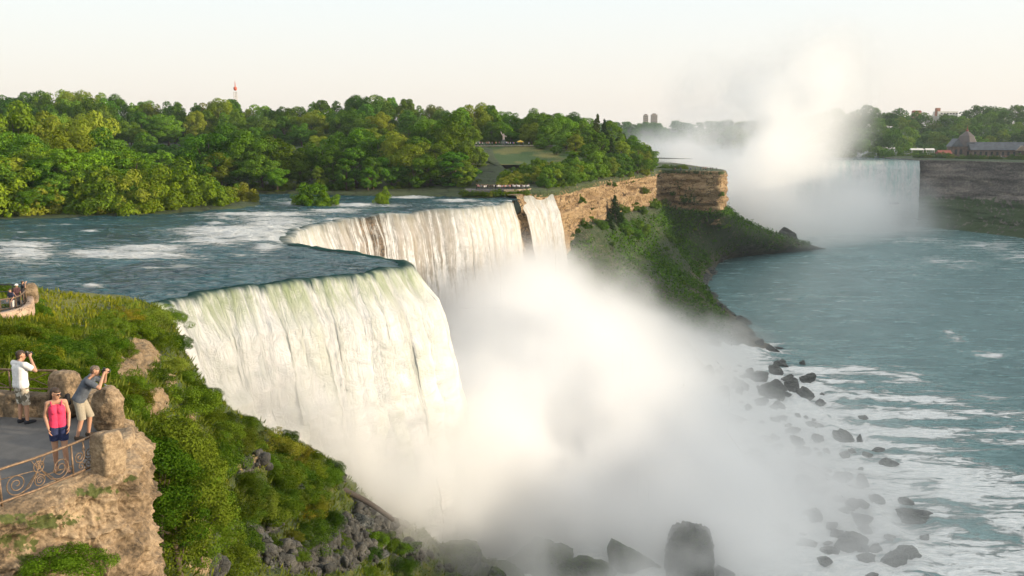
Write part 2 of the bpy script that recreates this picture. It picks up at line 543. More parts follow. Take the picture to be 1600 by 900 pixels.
M_fall_near = fall_material("falling_water_near", (0.70, 0.73, 0.66), 0.0, (0.42, 0.50, 0.30))
M_fall_far = fall_material("falling_water_far", (0.62, 0.55, 0.44), 0.9, (0.30, 0.36, 0.28), 1.5)
def brink_path(y0, y1, n):
    yy = np.linspace(y0, y1, n * 4)
    return resample(np.stack([brink_x(yy), yy], 1), n)
near = curtain("waterfall", brink_path(92, 166, 640), 44, 11.0, M_fall_near, 210,
               lambda q: 2.6 * sstep(8, 22, q[..., 1] + 0.25 * (30 - q[..., 0])) * (1 - 0.75 * sstep(26, 46, q[..., 0])), 0.9,
               lambda q: np.zeros_like(q[..., 0]), lambda q: np.ones_like(q[..., 0]), 31)
tag(near, "broad white waterfall nearest the stone terrace, with a greenish glassy lip and churning foam", "waterfall")
far = curtain("waterfall", brink_path(164, 266, 560), 46, 6.0, M_fall_far, 150,
              lambda q: 0.8 * sstep(14, 30, q[..., 1]), 0.8,
              lambda q: np.clip(np.exp(-((q[..., 0] - 62) / 9.0) ** 2) + 0.55 * np.exp(-((q[..., 0] - 84) / 10.0) ** 2) + 0.4 * np.exp(-((q[..., 0] - 45) / 6.0) ** 2), 0, 1),
              lambda q: 0.35 * np.ones_like(q[..., 0]), 57)
tag(far, "curving cream waterfall set back beyond the nearest fall, brown rock showing through its veil", "waterfall")
nb = curtain("waterfall", cr([(1.7, 287.2), (7.4, 293.5), (13.6, 297.8)], 80), 44, 11.0, M_fall_far, 90,
             lambda q: 0.9 * sstep(6, 30, q[..., 1]), 0.5, lambda q: np.zeros_like(q[..., 0]), lambda q: 0.2 * np.ones_like(q[..., 0]), 77, z0=0.5)
tag(nb, "slim separate waterfall dropping beside the sunlit tan cliff", "waterfall")
# the short reach of river that feeds it
cg = densify([[(4.0, 291, .42), (8, 295, .42), (13, 298, .42)], [(0, 305, .45), (5, 309, .45), (10, 312, .45)], [(-8, 330, .5), (-2, 334, .5), (4, 336, .5)]], 24, 16)
me = grid_mesh("channel_water", cg + np.stack([0 * cg[..., 0], 0 * cg[..., 0], .12 * fbm(cg * .8, 3, 3)], -1))
attr(me, "foam", np.full(cg.shape[:2], 0.35))
struct(obj("channel_water", me, M_river))

# ---------------- rock behind the falling water
M_wetrock = mat_rock("wet_rock", (0.035, 0.022, 0.012), (0.12, 0.075, 0.04), (0.24, 0.155, 0.085), 0.3, 1.0, 0.6, False)
yy = np.linspace(92, 290, 300)
bx = np.interp(yy, BR[:, 0], BR[:, 1])
for _ in range(30): bx = np.concatenate([bx[:1], (bx[:-2] + bx[1:-1] * 2 + bx[2:]) / 4, bx[-1:]])
rows = []
for z, o in [(-0.9, -9), (-0.9, -2.2), (-2.5, -2.0), (-8, -2.4), (-16, -2.0), (-26, -1.2), (-36, 0.5), (-50.5, 3)]:
    rows.append(np.stack([bx + o, yy, np.full_like(yy, z)], -1))
Gc = cr(np.array(rows), 90)
Gc[..., 0] += 0.55 * fbm(Gc * np.array((.3, .3, .5)), 4, 21) * np.clip((-0.9 - Gc[..., 2]) / 2, 0, 1)
struct(obj("cliff", grid_mesh("fall_rock_face", Gc), M_wetrock))

# ---------------- lower river with the foaming apron at the foot of the falls
M_lower = water_material("gorge_water", (0.072, 0.160, 0.168), (0.140, 0.258, 0.262), 0.22, 0.40, (0.5, 1.5, 1), R(12), 1.2, 0.16, (0.4, 1.3, 1), .50)
xs = np.concatenate([np.arange(-34, 120, 0.9), np.linspace(120, 470, 170)])
ys = np.concatenate([np.arange(60, 300, 1.0), np.linspace(300, 780, 220)])
YY, XX = np.meshgrid(ys, xs, indexing='ij')
edge = np.interp(YY, [60, 120, 150, 180, 208, 251, 288, 310], [72, 68, 68, 74, 80, 84, 80, 70]) + 9 * fbm(np.stack([YY * .05, YY * 0, YY * 0], -1), 3, 8)
rise = np.clip((edge - XX) / 90, 0, 1) * (1 - sstep(285, 330, YY)) * (0.12 + 0.88 * sstep(136, 186, YY))
G = np.stack([XX, YY, ZL + 13 * rise ** 1.1], -1)
apron = sstep(-22, 16, edge - XX + 10 * fbm(G * .05, 4, 35)) * (1 - sstep(288, 318, YY + 8 * fbm(G * .05, 3, 1)))
px, py = project(G)
tails = np.zeros_like(XX)
for (yc, w, L, s) in [(262, 4.0, 48, 1.0), (249, 2.5, 30, .9), (255, 2, 22, .7), (236, 3, 42, .95), (222, 3.0, 58, .95), (207, 4, 50, 1), (196, 3, 36, .95), (184, 5, 40, .95), (172, 6, 50, .9)]:
    yc2 = yc - 0.13 * (XX - edge) + 2 * fbm(np.stack([XX * .05, YY * 0 + yc, XX * 0], -1), 2, 4)
    tails = np.maximum(tails, s * np.exp(-((YY - yc2 - 3.5 * fbm(G * np.array((.07, .07, 0)) + yc, 3, 33)) / (w * 1.5 * (1 + 0.02 * np.maximum(XX - edge, 0)))) ** 2) * sstep(L * 1.4, L * 0.1, XX - edge + 14 * fbm(G * .06, 3, 34)) * (XX > edge - 6))
swirl = foam_px(px, py, [(1480, 860, 130, 45, .78), (1590, 815, 90, 40, .72), (1560, 890, 130, 40, .85), (1400, 880, 120, 50, .9), (1440, 800, 90, 30, .6), (1545, 556, 24, 5, .75), (1482, 522, 9, 8, .75), (1500, 530, 14, 4, .65), (1300, 585, 60, 8, .5),
                         (1180, 360, 160, 14, .8), (1330, 355, 110, 12, .9), (1540, 385, 90, 12, .42), (1430, 375, 60, 6, .45), (1590, 400, 50, 14, .42), (1450, 640, 60, 30, .25), (1490, 410, 120, 14, .30)])
fo = np.maximum(np.maximum(apron * 1.05, tails * 0.92), swirl) + 0.16 * fbm(G * np.array((.02, .05, 0)), 4, 14)
G[..., 2] += 0.25 * fbm(G * np.array((.12, .3, 1)), 4, 5) + apron * (2.3 * fbm(G * np.array((.11, .13, 0)), 5, 6, True) - 0.5) + apron * 0.5 * fbm(G * .6, 3, 7)
G_low, xs_low, ys_low = G, xs, ys
me = grid_mesh("lower_river", G, flip=True)
attr(me, "foam", fo)
struct(obj("lower_river", me, M_lower))

# big bed sheet reaching the horizon under everything
gd = MB().box((0, 0, -52.6), (9400, 9400, 0.4))
M_ground = mat_plain("far_ground", (0.03, 0.045, 0.015), 0.95, 0.4, 0.02)
struct(gd.build("ground", M_ground))

# ---------------- island with the viewing terraces, its cliff and its talus slope
M_isle = mat_rock("island_soil", (0.022, 0.036, 0.009), (0.035, 0.055, 0.013), (0.06, 0.075, 0.022), 0.12, 0.2, 0.4, False)
M_lawn = NT("lawn")
_p = M_lawn.pos()
_c = M_lawn.mix(M_lawn.rng(M_lawn.noise(_p, 0.06, 4), 0.45, 0.62), (0.035, 0.085, 0.012), (0.20, 0.18, 0.045))
_c = M_lawn.mix(M_lawn.math('MULTIPLY', M_lawn.noise(_p, 2.0, 4), 0.5), _c, (0.03, 0.06, 0.01))
M_lawn = M_lawn.done(M_lawn.pbr(Base_Color=_c, Roughness=0.95, Normal=M_lawn.bump(M_lawn.noise(_p, 3.0, 4), 0.8, 0.4)))

CLIFF_TOP = [(1.2, 282, .9), (4.4, 291, .9), (13.6, 298.5, .9), (24, 330, 1.2), (36, 364, 1.3), (46, 390, 1.2), (55, 412, 1.0), (68, 440, 1.0), (78, 475, 1.2), (93, 467, 1.4), (107, 458, 1.3), (113, 485, 1.2), (112, 540, 1), (108, 700, .8)]
shore = [(-330, 500, -.6), (-260, 478, -.6), (-170, 452, -.6), (-150, 400, -.6), (-120, 345, -.6), (-108, 318, -.6), (-92, 306, -.6), (-75, 302, -.6), (-58, 298, -.6), (-40, 293, -.6), (-22, 289, -.6), (-9, 284, -.6)]
front = np.array(shore + CLIFF_TOP[1:])
bdir = [(0, 1)] * 12 + [(-.15, 1), (-.35, .9), (-.55, .8), (-.7, .7), (-.75, .65), (-.8, .6), (-.85, .5), (-.8, .6), (-.3, .95), (-.35, .9), (-.5, .8), (-.8, .3), (-.8, .3)]
zsc = [1] * 12 + [1] * 8 + [.25, .2, .2, .2, .1]
zsc[19] = .6
rows = []
for dd, zz in [(0, 0), (2.5, 1.3), (14, 2.2), (45, 5.8), (75, 9.8), (105, 13.2), (118, 14.2), (200, 15), (420, 16), (1200, 16)]:
    row = []
    for f, b, k in zip(front, bdir, zsc):
        b = np.array(b) / np.hypot(*b)
        d2 = min(dd, 160) if k < 0.5 else dd
        row.append((f[0] + b[0] * d2, f[1] + b[1] * d2, f[2] + zz * k))
    rows.append(row)
Gi = densify(rows, 120, 260)
Gi[..., 2] += 0.35 * fbm(Gi * .12, 3, 12) * sstep(0, 6, np.arange(120))[:, None]
struct(obj("island_ground", grid_mesh("island_ground", Gi), M_isle))

# the mown slope under the terrace
ld = densify([[(-22, 352, 7.6), (0, 352, 7.8), (20, 352, 7.8), (34, 372, 8.6)], [(-22, 372, 10.0), (0, 374, 10.2), (18, 374, 10.2), (28, 384, 11.0)], [(-24, 396, 13.6), (-4, 397, 13.7), (14, 397, 13.7), (20, 398, 13.7)], [(-24, 400, 14.3), (-4, 401, 14.4), (14, 401, 14.4), (18, 401, 14.4)], [(-24, 430, 15.2), (-4, 430, 15.2), (14, 430, 15.2), (16, 428, 15.2)]], 70, 60)
ld[..., 2] += 0.55
struct(obj("lawn", grid_mesh("lawn", ld), M_lawn))

M_cliff = mat_rock("island_cliff_rock", (0.14, 0.085, 0.04), (0.30, 0.20, 0.10), (0.44, 0.32, 0.18), 0.22, 1.0, 0.9, True, (0.045, 0.065, 0.014))
ct = np.array(CLIFF_TOP)
prof = [(-3.0, 0.3), (-0.4, 0.2), (0.2, -0.6), (0.4, -3), (-0.3, -7), (0.6, -8.5), (0.3, -13), (1.0, -15), (0.6, -19), (0.8, -23), (0.8, -27)]
T = np.gradient(ct[:, :2], axis=0)
Nn = np.stack([T[:, 1], -T[:, 0]], 1)
Nn /= np.linalg.norm(Nn, axis=1, keepdims=True)
rows = [[(c[0] + n_[0] * o, c[1] + n_[1] * o, c[2] + z) for c, n_ in zip(ct, Nn)] for o, z in prof]
Gc = densify(rows, 110, 420)
nr = grid_normals(Gc)
amp = np.clip(-(Gc[..., 2] - 1.0) / 2.5, 0, 1)
str_ = fbm(Gc * np.array((.06, .06, .55)), 4, 40)
blk = fbm(Gc * np.array((.16, .16, .22)), 4, 41)
sgn = np.sign((nr[..., :2] * np.repeat(cr(Nn, 420)[None], 110, 0)).sum(-1, keepdims=True))
Gc = Gc + nr * sgn * (amp * (1.5 * str_ + 2.4 * blk + 1.6 * fbm(Gc * np.array((.05, .05, .03)), 3, 48)))[..., None]
me = grid_mesh("island_cliff", Gc)
gx, gy = project(Gc)
green = 0.48 * fbm(Gc * .09, 4, 44) + np.where(Gc[..., 2] > -0.2, 0.65, 0) + 0.55 * sstep(-16, -25, Gc[..., 2]) + foam_px(gx, gy, [(1085, 312, 26, 16, .55), (1060, 290, 12, 14, .5), (1050, 325, 14, 14, .5), (960, 320, 14, 30, .4)])
attr(me, "green", green)
struct(obj("cliff", me, M_cliff))
G_cliff = Gc

M_talus = mat_rock("talus_slope", (0.045, 0.048, 0.028), (0.10, 0.09, 0.055), (0.20, 0.16, 0.11), 0.3, 0.3, 1.2, True, (0.032, 0.056, 0.013))
base = [(c[0] + n_[0] * 2.5, c[1] + n_[1] * 2.5, -15.5) for c, n_ in zip(ct, Nn)]
wl = [(40, 262), (60, 272), (84, 285), (86, 312), (87, 335), (87, 355), (88, 375), (89, 396), (92, 416), (100, 442), (125, 508), (189, 549), (187, 565), (150, 700)]
for k_, z_ in ((0, -44), (1, -43), (2, -30), (8, -18), (9, -21), (10, -21), (11, -20)): base[k_] = (base[k_][0], base[k_][1], z_)
rows = []
for f, drop in [(-.12, 1.5), (0, 0), (.12, -7), (.3, -15.5), (.55, -24), (.8, -30.5), (.96, -34), (1.08, -36.5)]:
    rows.append([(b[0] + (w[0] - b[0]) * f, b[1] + (w[1] - b[1]) * f, b[2] + drop * (-50.6 - b[2]) / -35.1) for b, w in zip(base, wl)])
Gt = densify(rows, 130, 330)
Gt[..., 2] += 1.6 * fbm(Gt * .07, 5, 51, True) * np.sin(np.linspace(0, math.pi, 130))[:, None] + 0.7 * fbm(Gt * .35, 4, 52, True)
me = grid_mesh("talus", Gt)
attr(me, "green", 0.30 + 0.42 * sstep(-47, -38, Gt[..., 2]) + 0.25 * fbm(Gt * .04, 3, 53))
struct(obj("talus", me, M_talus))

# ---------------- wooded island on the left of the upper river
fr = [(-330, 195, -.5), (-230, 203, -.5), (-160, 207, -.5), (-121, 211, -.5), (-104, 217, -.5), (-90, 224, -.5), (-80, 235, -.5), (-72, 249, -.5), (-73, 262, -.5), (-84, 280, -.5), (-110, 310, -.5), (-150, 360, -.5)]
sp = [(-330, 300), (-260, 300), (-200, 290), (-160, 285), (-140, 280), (-120, 272), (-105, 266), (-92, 262), (-92, 266), (-110, 285), (-140, 310), (-180, 350)]
rows = [[(a[0] + (b[0] - a[0]) * f, a[1] + (b[1] - a[1]) * f, a[2] + z) for a, b in zip(fr, sp)] for f, z in [(0, 0), (.06, .9), (.2, 1.4), (.6, 2.4), (1, 3)]]
Gl = densify(rows, 40, 120)
Gl[..., 2] += 0.25 * fbm(Gl * .3, 3, 61)
struct(obj("wooded_island_ground", grid_mesh("wooded_island_ground", Gl), M_isle))

# ---------------- the far horseshoe fall and the river above it
hp = cr([(118, 800), (120, 762), (150, 733), (200, 716), (250, 706), (300, 700.5), (315, 699)], 380)[:, :2]
hp[:, 1] += 0.8 * fbm(np.stack([hp[:, 0] * .2, hp[:, 0] * 0, hp[:, 0] * 0], -1), 3, 70)
M_fall_shoe = fall_material("falling_water_horseshoe", (0.40, 0.60, 0.58), 0.0, (0.30, 0.52, 0.50), 0.5)
hs = curtain("waterfall", hp, 50, 6.0, M_fall_shoe, 80, lambda q: 1.0 * sstep(20, 40, q[..., 1]), 1.6, lambda q: np.zeros_like(q[..., 0]), lambda q: 0.5 * np.ones_like(q[..., 0]), 79, z0=0.0, smooth_n=40)
tag(hs, "distant pale blue curved waterfall behind the tall spray at the head of the gorge", "waterfall")
hp2 = hp - np.stack([np.gradient(hp[:, 1]), -np.gradient(hp[:, 0])], 1) / np.linalg.norm(np.gradient(hp, axis=0), axis=1)[:, None] * 1.8
rows = [np.c_[hp2, np.full(len(hp2), 0.02)]]
for dy, sp_ in [(60, 1.1), (300, 1.6), (700, 2.4), (1250, 3.4)]:
    rows.append(np.c_[200 + (hp2[:, 0] - 190) * sp_, np.maximum(hp2[:, 1], 700) * 0.3 + 0.7 * 700 + dy, np.zeros(len(hp2))])
Gh = cr(np.array(rows), 120)
me = grid_mesh("far_river", Gh)
attr(me, "foam", 0.25 + 0.15 * fbm(Gh * .01, 3, 71))
struct(obj("far_river", me, M_river))
# ---------------- right bank: shore slope, cliff, plateau and wooded hill
M_bank = mat_rock("right_bank_rock", (0.035, 0.030, 0.028), (0.11, 0.095, 0.085), (0.24, 0.205, 0.175), 0.10, 1.0, 1.4, True, (0.034, 0.060, 0.016), 0.3)
sh = [(316, 790), (314, 722), (313, 700), (330, 672), (345, 640), (354, 608), (352, 560), (348, 480), (345, 380), (342, 250), (340, 100), (340, -100), (340, -400), (340, -900)]
out = np.array([(1, .1)] * 2 + [(.95, .3)] + [(.92, .4)] * 3 + [(1, .1)] * 8, float)
out /= np.linalg.norm(out, axis=1, keepdims=True)
bank = [(-6, -51.5), (0, -50.2), (10, -45), (24, -37), (33, -28), (36, -24), (38, -12), (39, -2), (41, 1.2), (60, 2.2), (110, 3.0), (160, 9), (230, 27), (300, 38), (420, 42), (900, 42), (2600, 42)]
bank2 = [(-6, -51.5), (0, -44), (1, -38), (2, -30), (2.5, -24), (3, -20), (3.5, -12), (4, -2), (6, 1.2), (40, 2.2), (100, 3.0), (160, 9), (230, 27), (300, 38), (420, 42), (900, 42), (2600, 42)]
rows = []
for k in range(len(bank)):
    row = []
    for i, (s_, o_) in enumerate(zip(sh, out)):
        w = 1.0 if i < 3 else 0.85
        b = np.array(bank[k]) * (1 - w) + np.array(bank2[k]) * w
        row.append((s_[0] + o_[0] * b[0], s_[1] + o_[1] * b[0], b[1]))
    rows.append(row)
rows = np.array(rows)
rows[11:, 6:, 2] *= np.array([1.25, 1.3, 1.3, 1.3, 1.3, 1.3])[:, None]  # unseen stretch of the hill raised to throw shade across the gorge
Gb = densify(rows, 230, 300)
nb_ = fbm(Gb * np.array((.03, .03, .35)), 4, 81)
ns = fbm(Gb * np.array((.09, .09, .12)), 4, 82)
cl = np.clip((-1 - Gb[..., 2]) / 3, 0, 1) * np.clip((Gb[..., 2] + 50) / 4, 0, 1)
oo = cr(out, 300)
Gb[..., :2] -= oo[None] * (cl * (2.2 * nb_ + 2.2 * ns))[..., None]
Gb[..., 2] += 1.0 * fbm(Gb * .05, 4, 83) * (Gb[..., 2] < -26) + 3.0 * fbm(Gb * .006, 3, 84) * sstep(5, 30, Gb[..., 2])
me = grid_mesh("right_bank", Gb)
attr(me, "green", 0.75 * sstep(-22, -30, Gb[..., 2]) + np.where(Gb[..., 2] > 0.6, .8, 0) + .12 * ns + 0.08 * fbm(Gb * .02, 3, 85))
struct(obj("right_bank", me, M_bank))

# far shore beyond the horseshoe
fs = [(-1500, 1700), (-600, 1720), (0, 1740), (200, 1760), (420, 1700), (700, 1450), (900, 1200)]
rows = [[(x - 0.25 * o * (x > 500) * 0 + (o if x > 600 else 0) * 0.6, y + o * (1 if x < 600 else .8), z) for x, y in fs] for o, z in [(-30, -1), (0, .5), (60, 6), (200, 26), (420, 34), (1800, 34)]]
Gf = densify(rows, 50, 160)
Gf[..., 2] += 5 * fbm(Gf * .004, 3, 91) * sstep(4, 20, Gf[..., 2])
struct(obj("far_hills", grid_mesh("far_hills", Gf), M_isle))
# ---------------- the near bluff: plateau, cliff and talus below the stone terrace
NC = {
 -520: [(452, 104), (464, 92), (500, 63), (545, 44), (592, 31), (625, 25.5), (700, 23.0), (800, 22.5), (900, 22)],
 -140: [(452, 104), (464, 92), (500, 63), (545, 44), (592, 31), (625, 25.5), (700, 23.0), (800, 22.5), (900, 22)],
 -20: [(452, 104), (464, 92), (500, 63), (545, 44), (592, 31), (625, 25.5), (700, 23.0), (800, 22.5), (900, 22)],
 60: [(452, 106), (461, 91), (480, 76), (512, 58), (550, 44), (592, 33), (640, 26.5), (720, 24.5), (860, 24)],
 150: [(459, 107), (468, 95), (490, 80), (520, 64), (560, 52), (604, 41), (655, 34), (728, 29), (830, 26.5)],
 205: [(466, 109), (474, 99), (498, 83), (530, 69), (566, 57), (610, 46), (665, 38), (740, 31.5), (850, 28)],
 240: [(482, 111), (480, 101), (505, 86), (540, 72), (580, 61), (630, 51), (690, 42), (770, 34), (890, 29)],
 266: [(560, 104), (515, 94), (535, 83), (565, 73), (602, 63), (652, 53), (712, 44), (795, 36), (920, 30)],
 292: [(640, 104), (575, 90), (592, 81), (618, 72), (650, 63), (698, 54), (750, 46), (825, 39), (930, 33)],
 325: [(760, 107), (628, 90), (645, 82), (670, 74), (705, 66), (745, 59), (790, 52), (850, 46), (940, 40)],
 400: [(800, 111), (676, 96), (700, 91), (735, 84), (775, 77), (815, 71), (860, 65), (900, 60), (980, 52)],
 500: [(840, 121), (722, 108), (745, 103), (775, 97), (805, 92), (840, 87), (875, 82), (910, 77), (1000, 66)],
 540: [(880, 126), (762, 113), (778, 109), (800, 104), (825, 99), (850, 95), (880, 90), (915, 85), (1000, 75)],
 600: [(900, 130), (806, 119), (818, 116.5), (836, 113.5), (852, 111), (870, 108), (890, 105), (915, 101), (1000, 90)],
 660: [(920, 134), (838, 123), (846, 121), (858, 119), (872, 117), (888, 115), (905, 113), (930, 110), (1000, 102)],
 730: [(950, 139), (872, 128), (880, 127), (890, 125), (902, 123), (915, 121), (930, 119), (950, 116), (1010, 108)],
 800: [(985, 144), (905, 134), (912, 133), (920, 131), (932, 129), (945, 127), (960, 125), (980, 121), (1040, 112)],
 900: [(1010, 149), (960, 141), (968, 139), (976, 137), (988, 135), (1000, 133), (1015, 130), (1030, 126), (1090, 116)],
}
rows = [[P(px_, *pd) for pd in NC[px_]] for px_ in NC]
GN = densify(rows, 360, 260)            # [column along px][depth]
nN = grid_normals(GN)
nN *= np.sign(nN[..., 2:3] + 1e-6)
steep = 1 - np.abs(nN[..., 2])
px, py = project(GN)
dep = GN[..., 1]
lowland = sstep(300, 420, px)
amp = (0.35 + 0.9 * sstep(0.25, 0.7, steep) + 1.1 * lowland) * sstep(20, 40, dep)
n1 = fbm(GN * 0.10, 4, 101)
n2 = fbm(GN * 0.33, 5, 102, True)
GN = GN + nN * (amp * (0.75 * n1 + 0.55 * n2))[..., None]
# ledges of bedrock on the steep edge
rockspots = [(220, 560, 30, 36, 1.2), (196, 580, 26, 24, .9), (236, 632, 20, 24, 1.0), (258, 600, 12, 18, .8), (290, 655, 14, 14, .8), (300, 840, 24, 45, 1.0), (312, 875, 25, 40, 1), (385, 735, 34, 12, .75), (450, 770, 26, 14, .5), (490, 690, 14, 10, .3), (265, 555, 12, 14, .4),
             (405, 835, 45, 20, .6), (430, 868, 50, 18, .7), (540, 850, 75, 42, 1.0), (480, 880, 80, 26, 1.0), (600, 830, 40, 25, .9), (520, 750, 22, 20, .6), (640, 870, 60, 30, .6), (350, 850, 20, 30, .5), (570, 800, 40, 20, .6), (700, 890, 60, 20, .5), (405, 700, 14, 10, .5)]
rk = foam_px(px, py, rockspots) + 0.20 * fbm(GN * 0.25, 4, 103)
gold = foam_px(px, py, [(120, 470, 90, 14, 1), (60, 490, 70, 22, .9), (160, 500, 70, 20, .5), (40, 560, 50, 20, .3), (385, 735, 34, 14, .6)])  # patches gilded by the low sun, painted into the ground colour
crag = fbm(GN * np.array((.5, .5, .9)), 5, 104, True)
GN = GN + nN * (np.clip(rk, 0, 1) * (0.6 * crag))[..., None]

t = NT("bluff_ground")
p = t.pos()
fine = t.noise(p, 2.2, 6, 0.65)
lay = t.noise(t.map(p, (.5, .5, 2.0)), 0.9, 6, 0.62)
grass = t.ramp(t.noise(p, 0.55, 6, 0.65), [(0.35, (0.020, 0.034, 0.008)), (0.5, (0.05, 0.075, 0.013)), (0.66, (0.10, 0.105, 0.02))])
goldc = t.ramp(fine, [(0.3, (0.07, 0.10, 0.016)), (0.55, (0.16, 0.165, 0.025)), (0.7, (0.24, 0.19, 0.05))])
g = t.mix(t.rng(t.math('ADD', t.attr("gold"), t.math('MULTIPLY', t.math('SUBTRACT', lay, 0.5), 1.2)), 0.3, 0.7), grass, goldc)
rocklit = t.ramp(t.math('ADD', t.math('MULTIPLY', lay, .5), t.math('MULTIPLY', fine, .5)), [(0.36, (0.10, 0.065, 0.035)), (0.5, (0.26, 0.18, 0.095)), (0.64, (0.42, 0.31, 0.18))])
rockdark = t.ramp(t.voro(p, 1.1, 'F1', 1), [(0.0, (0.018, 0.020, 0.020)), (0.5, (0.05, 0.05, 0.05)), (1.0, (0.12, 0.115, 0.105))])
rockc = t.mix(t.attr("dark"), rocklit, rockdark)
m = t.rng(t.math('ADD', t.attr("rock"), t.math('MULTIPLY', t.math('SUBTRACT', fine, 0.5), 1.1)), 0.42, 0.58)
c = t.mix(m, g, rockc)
hh = t.math('ADD', t.math('MULTIPLY', fine, 1.0), t.math('ADD', t.math('MULTIPLY', lay, 1.0), t.math('MULTIPLY', t.voro(p, 1.1), -0.5)))
M_bluff = t.done(t.pbr(Base_Color=c, Roughness=0.92, Normal=t.bump(hh, 0.9, 0.45)))
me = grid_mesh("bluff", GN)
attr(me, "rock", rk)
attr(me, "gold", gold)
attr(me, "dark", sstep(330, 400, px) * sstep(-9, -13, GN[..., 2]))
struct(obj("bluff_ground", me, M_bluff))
GN_px, GN_py, GN_rk, GN_gold = px, py, rk, gold

def bluff_at(qx, qy):
    """Nearest bluff surface point (and its normal) seen at a pixel."""
    d = (GN_px - qx) ** 2 + (GN_py - qy) ** 2 + 0.02 * (GN[..., 1] - GN[..., 1].min())
    i = np.unravel_index(np.argmin(d), d.shape)
    return GN[i], nN[i]

# ================================================================ TREES AND SHRUBS
M_leaf = mat_foliage("leaf_broad", (0.022, 0.070, 0.010), (0.135, 0.265, 0.022), (0.22, 0.22, 0.03))
M_leaf_shrub = mat_foliage("leaf_shrub", (0.020, 0.062, 0.007), (0.135, 0.235, 0.020), (0.20, 0.18, 0.03))
M_leaf_fir = mat_foliage("leaf_needle", (0.012, 0.032, 0.010), (0.035, 0.07, 0.015), (0.06, 0.08, 0.02), 0.2)
M_bark = mat_plain("bark", (0.09, 0.065, 0.045), 0.95, 0.5, 14, 0, 0.02)

def leaf_quads(rg, C, Nrm, s, asp=1.5):
    n = len(C)
    a = np.cross(Nrm, rg.normal(size=(n, 3)))
    a /= np.maximum(np.linalg.norm(a, axis=1, keepdims=True), 1e-9)
    b = np.cross(Nrm, a)
    s = s * rg.uniform(0.6, 1.35, n)[:, None]
    V = np.stack([C - a * s * asp, C - b * s * .7 + Nrm * s * .25, C + a * s * asp, C + b * s * .7 + Nrm * s * .25], 1)
    return V.reshape(-1, 3)

def clump_centres(rg, kind, n):
    if kind == 'round':
        d = rg.normal(size=(n, 3)); d /= np.linalg.norm(d, axis=1, keepdims=True)
        r = rg.uniform(0.25, 1, n) ** 0.5
        c = d * r[:, None] * np.array((0.35, 0.35, 0.38)) + np.array((0, 0, 0.56))
        lob = vnoise(d * 1.7 + rg.uniform(0, 50), 1)
        c[:, :2] *= (1 + 0.35 * lob)[:, None]
        c[:, 2] += 0.05 * lob
        rad = rg.uniform(0.075, 0.155, n)
    elif kind == 'tall':
        z = rg.uniform(0.12, 0.97, n)
        w = 0.26 * np.sin(np.clip((z - 0.05) / 0.95, 0, 1) ** 0.75 * math.pi) ** 0.6 + 0.03
        a = rg.uniform(0, 2 * math.pi, n); r = w * rg.uniform(0.3, 1, n) ** 0.5
        c = np.stack([np.cos(a) * r, np.sin(a) * r, z], 1)
        c[:, :2] *= (1 + 0.4 * vnoise(np.stack([np.cos(a) * 1.5, np.sin(a) * 1.5, z * 4], 1) + rg.uniform(0, 50), 2))[:, None]
        rad = rg.uniform(0.055, 0.11, n)
    elif kind == 'bush':
        d = rg.normal(size=(n, 3)); d[:, 2] = np.abs(d[:, 2]) * 0.9; d /= np.linalg.norm(d, axis=1, keepdims=True)
        r = rg.uniform(0.2, 1, n) ** 0.5
        lob = 1 + 0.4 * vnoise(d * 2.0 + rg.uniform(0, 50), 3)
        c = d * (r * lob)[:, None] * np.array((0.75, 0.75, 0.78)) + np.array((0, 0, 0.08))
        rad = rg.uniform(0.12, 0.24, n)
    elif kind == 'fir':
        z = rg.uniform(0.06, 0.98, n) ** 0.85
        a = rg.uniform(0, 2 * math.pi, n)
        r = (1 - z) * 0.24 * rg.uniform(0.35, 1, n) ** 0.5 * (1 + 0.35 * np.sin(z * 40 + rg.uniform(0, 6)))
        c = np.stack([np.cos(a) * r, np.sin(a) * r, z], 1)
        rad = 0.025 + 0.06 * (1 - z) * rg.uniform(0.7, 1.2, n)
    return c, rad

def crown_mesh(name, seed, kind, n_cl, n_leaf, leaf, mat):
    rg = np.random.default_rng(seed)
    c, rad = clump_centres(rg, kind, n_cl)
    mid = c.mean(0)
    per = np.maximum((n_leaf * rad ** 2 / (rad ** 2).sum()).astype(int), 6)
    C, Nr = [], []
    for ci, ri, k in zip(c, rad, per):
        out = ci - mid
        out = out / max(np.linalg.norm(out), 1e-6)
        d = rg.normal(size=(k, 3)) + out * 0.45 + np.array((0, 0, 0.25))
        d /= np.linalg.norm(d, axis=1, keepdims=True)
        rr = rg.uniform(0.5, 1.06, k) ** 0.5
        C.append(ci + d * (ri * rr)[:, None] * np.array((1.05, 1.05, 0.9)))
        nr_ = d + 0.34 * rg.normal(size=(k, 3)) + np.array((0, 0, 0.12))
        Nr.append(nr_ / np.linalg.norm(nr_, axis=1, keepdims=True))
    C, Nr = np.concatenate(C), np.concatenate(Nr)
    V = leaf_quads(rg, C, Nr, leaf)
    me = mesh_from(name, V, np.arange(len(V)).reshape(-1, 4), False)
    me.materials.append(mat)
    return me, c, rad

